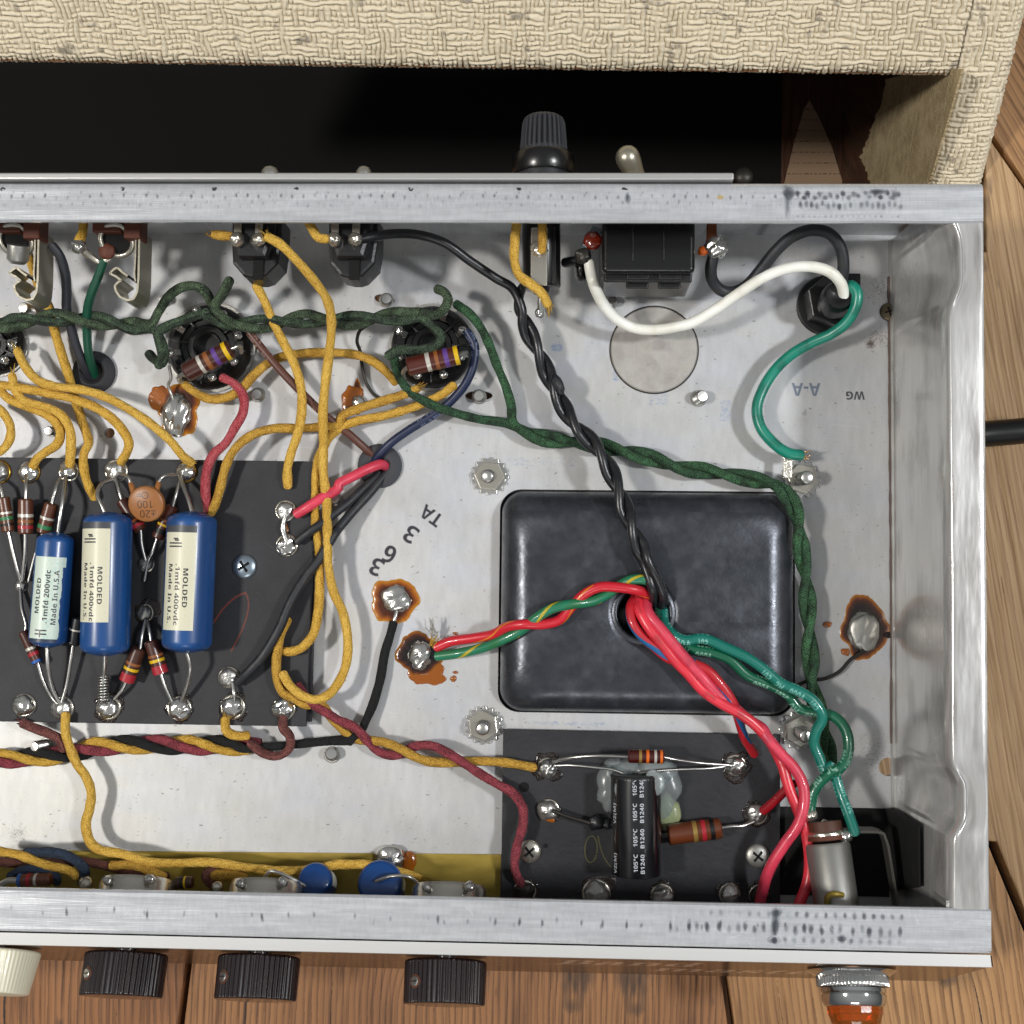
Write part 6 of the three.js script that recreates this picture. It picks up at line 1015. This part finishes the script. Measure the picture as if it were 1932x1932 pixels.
{ // two green printed wires out of the can
  const t = thing('twisted_wires', 'pair of green plastic wires with white print twisted down to the pilot lamp', 'wires'), o = { uvLen: 230, radial: 12 };
  part('wire', tube(path('H', [1850, 960, 50, 1860, 1050, 74, 1910, 1110, 84], 'I', [40, 1140, 90, 150, 1132, 92, 270, 1180, 94, 390, 1235, 96, 500, 1310, 96, 590, 1385, 96, 690, 1430, 98, 780, 1490, 98, 828, 1580, 96, 790, 1665, 86, 780, 1730, 80, 810, 1810, 80, 850, 1890, 84], 'L', [830, 460, 90, 880, 600, 94, 925, 720, 104, 968, 840, 118]), 9.6, o), M.tealPrint, t);
  part('wire', tube(path('H', [1830, 940, 50, 1840, 1060, 66, 1932, 1140, 72], 'I', [90, 1190, 76, 200, 1210, 80, 300, 1250, 82, 400, 1340, 80, 530, 1395, 78, 630, 1450, 74, 700, 1530, 72, 800, 1550, 74, 900, 1580, 82, 960, 1650, 88, 978, 1740, 92, 960, 1830, 96, 900, 1895, 98], 'L', [860, 480, 100, 790, 530, 100, 735, 600, 98, 715, 680, 96, 708, 730, 98]), 9.8, o), M.greenPrint, t);
}
wire('wire', 'thin dark bare wire at the right of the black can reaching the burnt solder joint', path('I', [660, 1410, 8, 740, 1375, 10, 850, 1358, 12, 930, 1315, 12, 985, 1255, 10, 1065, 1200, 8]), 3.4, M.darklead, { uvLen: 60 });
wire('wire', 'thin dark bare wire from the green twist down to the small amber ground joint', path('E', [160, 700, 60, 120, 730, 44, 105, 790, 30, 125, 850, 20, 135, 940, 14, 160, 1030, 8, 200, 1090, 4, 235, 1115, 3]), 3.2, M.darklead, { uvLen: 60 });
wire('wire', 'thin bare ground wire from the left valve socket down into the big solder blob', path('D', [965, 930, 40, 975, 1000, 30, 960, 1040, 22, 985, 1110, 14]), 3, M.solderDull, { uvLen: 60 });
wire('wire', 'thin white line added under the front panel between two brown knobs', (() => { const a = P(638, 1782, 60), b = P(692, 1814, -10); return [a, a.clone().lerp(b, 0.5), b]; })(), 3.2, M.white, { uvLen: 60 });  // added white tube marking an unidentified white line

// ---------------------------------------------------------------- odd parts seen behind the front flange
function endCap(label, t, x, y, r, leadPts) {
  const g = thing('film_capacitor', label, 'capacitor'), c = T(t, x, y, 100), f = frame(V(c.x, c.y - 62, c.z + 24), c, V(0, 0, -1)), L = f.L;
  part('body', lathe([[0, 0], [r, 0], [r, L - 9], [r * 0.93, L - 3], [r * 0.8, L], [r * 0.2, L + 1], [0, L + 2]], 40).applyMatrix4(f.m), phy('#0e4180', 0.3, 0, { clearcoat: 0.35, bumpMap: grit, bumpScale: 0.00008 }), g);
  part('lead', tube(leadPts, 3.2), M.lead, g);
  part('paper_label', grid(10, 6, (a, b) => f.at((r + 0.5) * Math.sin(0.9 + b * 0.9), (r + 0.5) * Math.cos(0.9 + b * 0.9), L * (0.1 + 0.7 * a))), std('#cfd2c4', 0.6), g);
}
endCap('left blue capacitor end standing behind the front flange', 'J', 1792, 1108, 31, path('J', [1460, 1180, 92, 1540, 1062, 116, 1570, 1062, 118, 1680, 1110, 114, 1738, 1142, 106]));
endCap('right blue capacitor end standing behind the front flange, with a bent lead', 'K', 232, 1122, 40, path('K', [215, 1118, 106, 300, 1090, 116, 400, 1092, 118, 440, 1120, 110, 500, 1188, 94]));
resistor('brown resistor with blue, red and white bands at the lower left corner', T('J', 110, 1112, 84), T('J', 292, 1106, 88), 11.5, '#6b3a22', [[BLU, 0.0, 0.1], [RED, 0.28, 0.4], [SIL, 0.52, 0.6]], [path('J', [0, 1140, 76, 50, 1115, 82, 110, 1112, 84])], { lr: 6 });
resistor('small brown resistor end with yellow and black bands behind the front flange', T('J', 1000, 1128, 88), T('J', 1100, 1122, 90), 11, '#4a2c1a', [[BLK, 0.35, 0.5], [YEL, 0.56, 0.66]], [path('J', [905, 1150, 84, 960, 1138, 88, 1005, 1128, 88])], { lr: 3 });
solo('terminal_tip', [blobGeo(13, 0.8, 3, 0.2).translate(...T('J', 645, 1130, 92).toArray())], M.nickel, 'shiny terminal tip left of the small yellow banded resistor', 'terminal');
solo('terminal_tip', [blobGeo(13, 0.9, 4, 0.2).translate(...T('J', 490, 1130, 92).toArray())], M.nickel, 'shiny terminal tip at the end of the upper blue loop', 'terminal');
solo('terminal_tip', [blobGeo(12, 0.9, 5, 0.2).translate(...T('J', 860, 1135, 92).toArray())], M.nickel, 'shiny terminal tip just left of the small resistor lead', 'terminal');
solo('terminal_tip', [blobGeo(13, 0.8, 6, 0.2).translate(...T('J', 1400, 1140, 92).toArray())], M.solder, 'shiny terminal tip under the bent lead of the left blue disc', 'terminal');
solo('terminal_tip', [blobGeo(11, 0.9, 8, 0.2).translate(...T('J', 1240, 1152, 92).toArray())], M.nickel, 'shiny terminal tip under the short reddish brown wire', 'terminal');
solo('terminal_tip', [blobGeo(12, 0.9, 7, 0.2).translate(...T('K', 550, 1160, 92).toArray())], M.nickel, 'shiny terminal tip right of the right blue disc', 'terminal');

// ---------------------------------------------------------------- into metres, every group at the base of its thing
scene.updateMatrixWorld(true);
const doneGeo = new Set(), box = new THREE.Box3();
for (const o of [...scene.children]) {
  if (o.isLight) continue;
  box.setFromObject(o); const c = box.getCenter(V(0, 0, 0)); c.y = box.min.y;
  o.traverse((m) => { if (m.isMesh && !doneGeo.has(m.geometry)) { doneGeo.add(m.geometry); m.geometry.translate(-c.x, -c.y, -c.z); m.geometry.scale(S, S, S); } });
  o.position.copy(c).multiplyScalar(S);
  o.traverse((m) => { m.castShadow = m.receiveShadow = true; });
}
for (const l of areaLights) l.position.multiplyScalar(S);
camera.position.multiplyScalar(S);
camera.near = 0.02; camera.far = 20; camera.updateProjectionMatrix(); camera.updateMatrixWorld(true);
renderer.render(scene, camera);
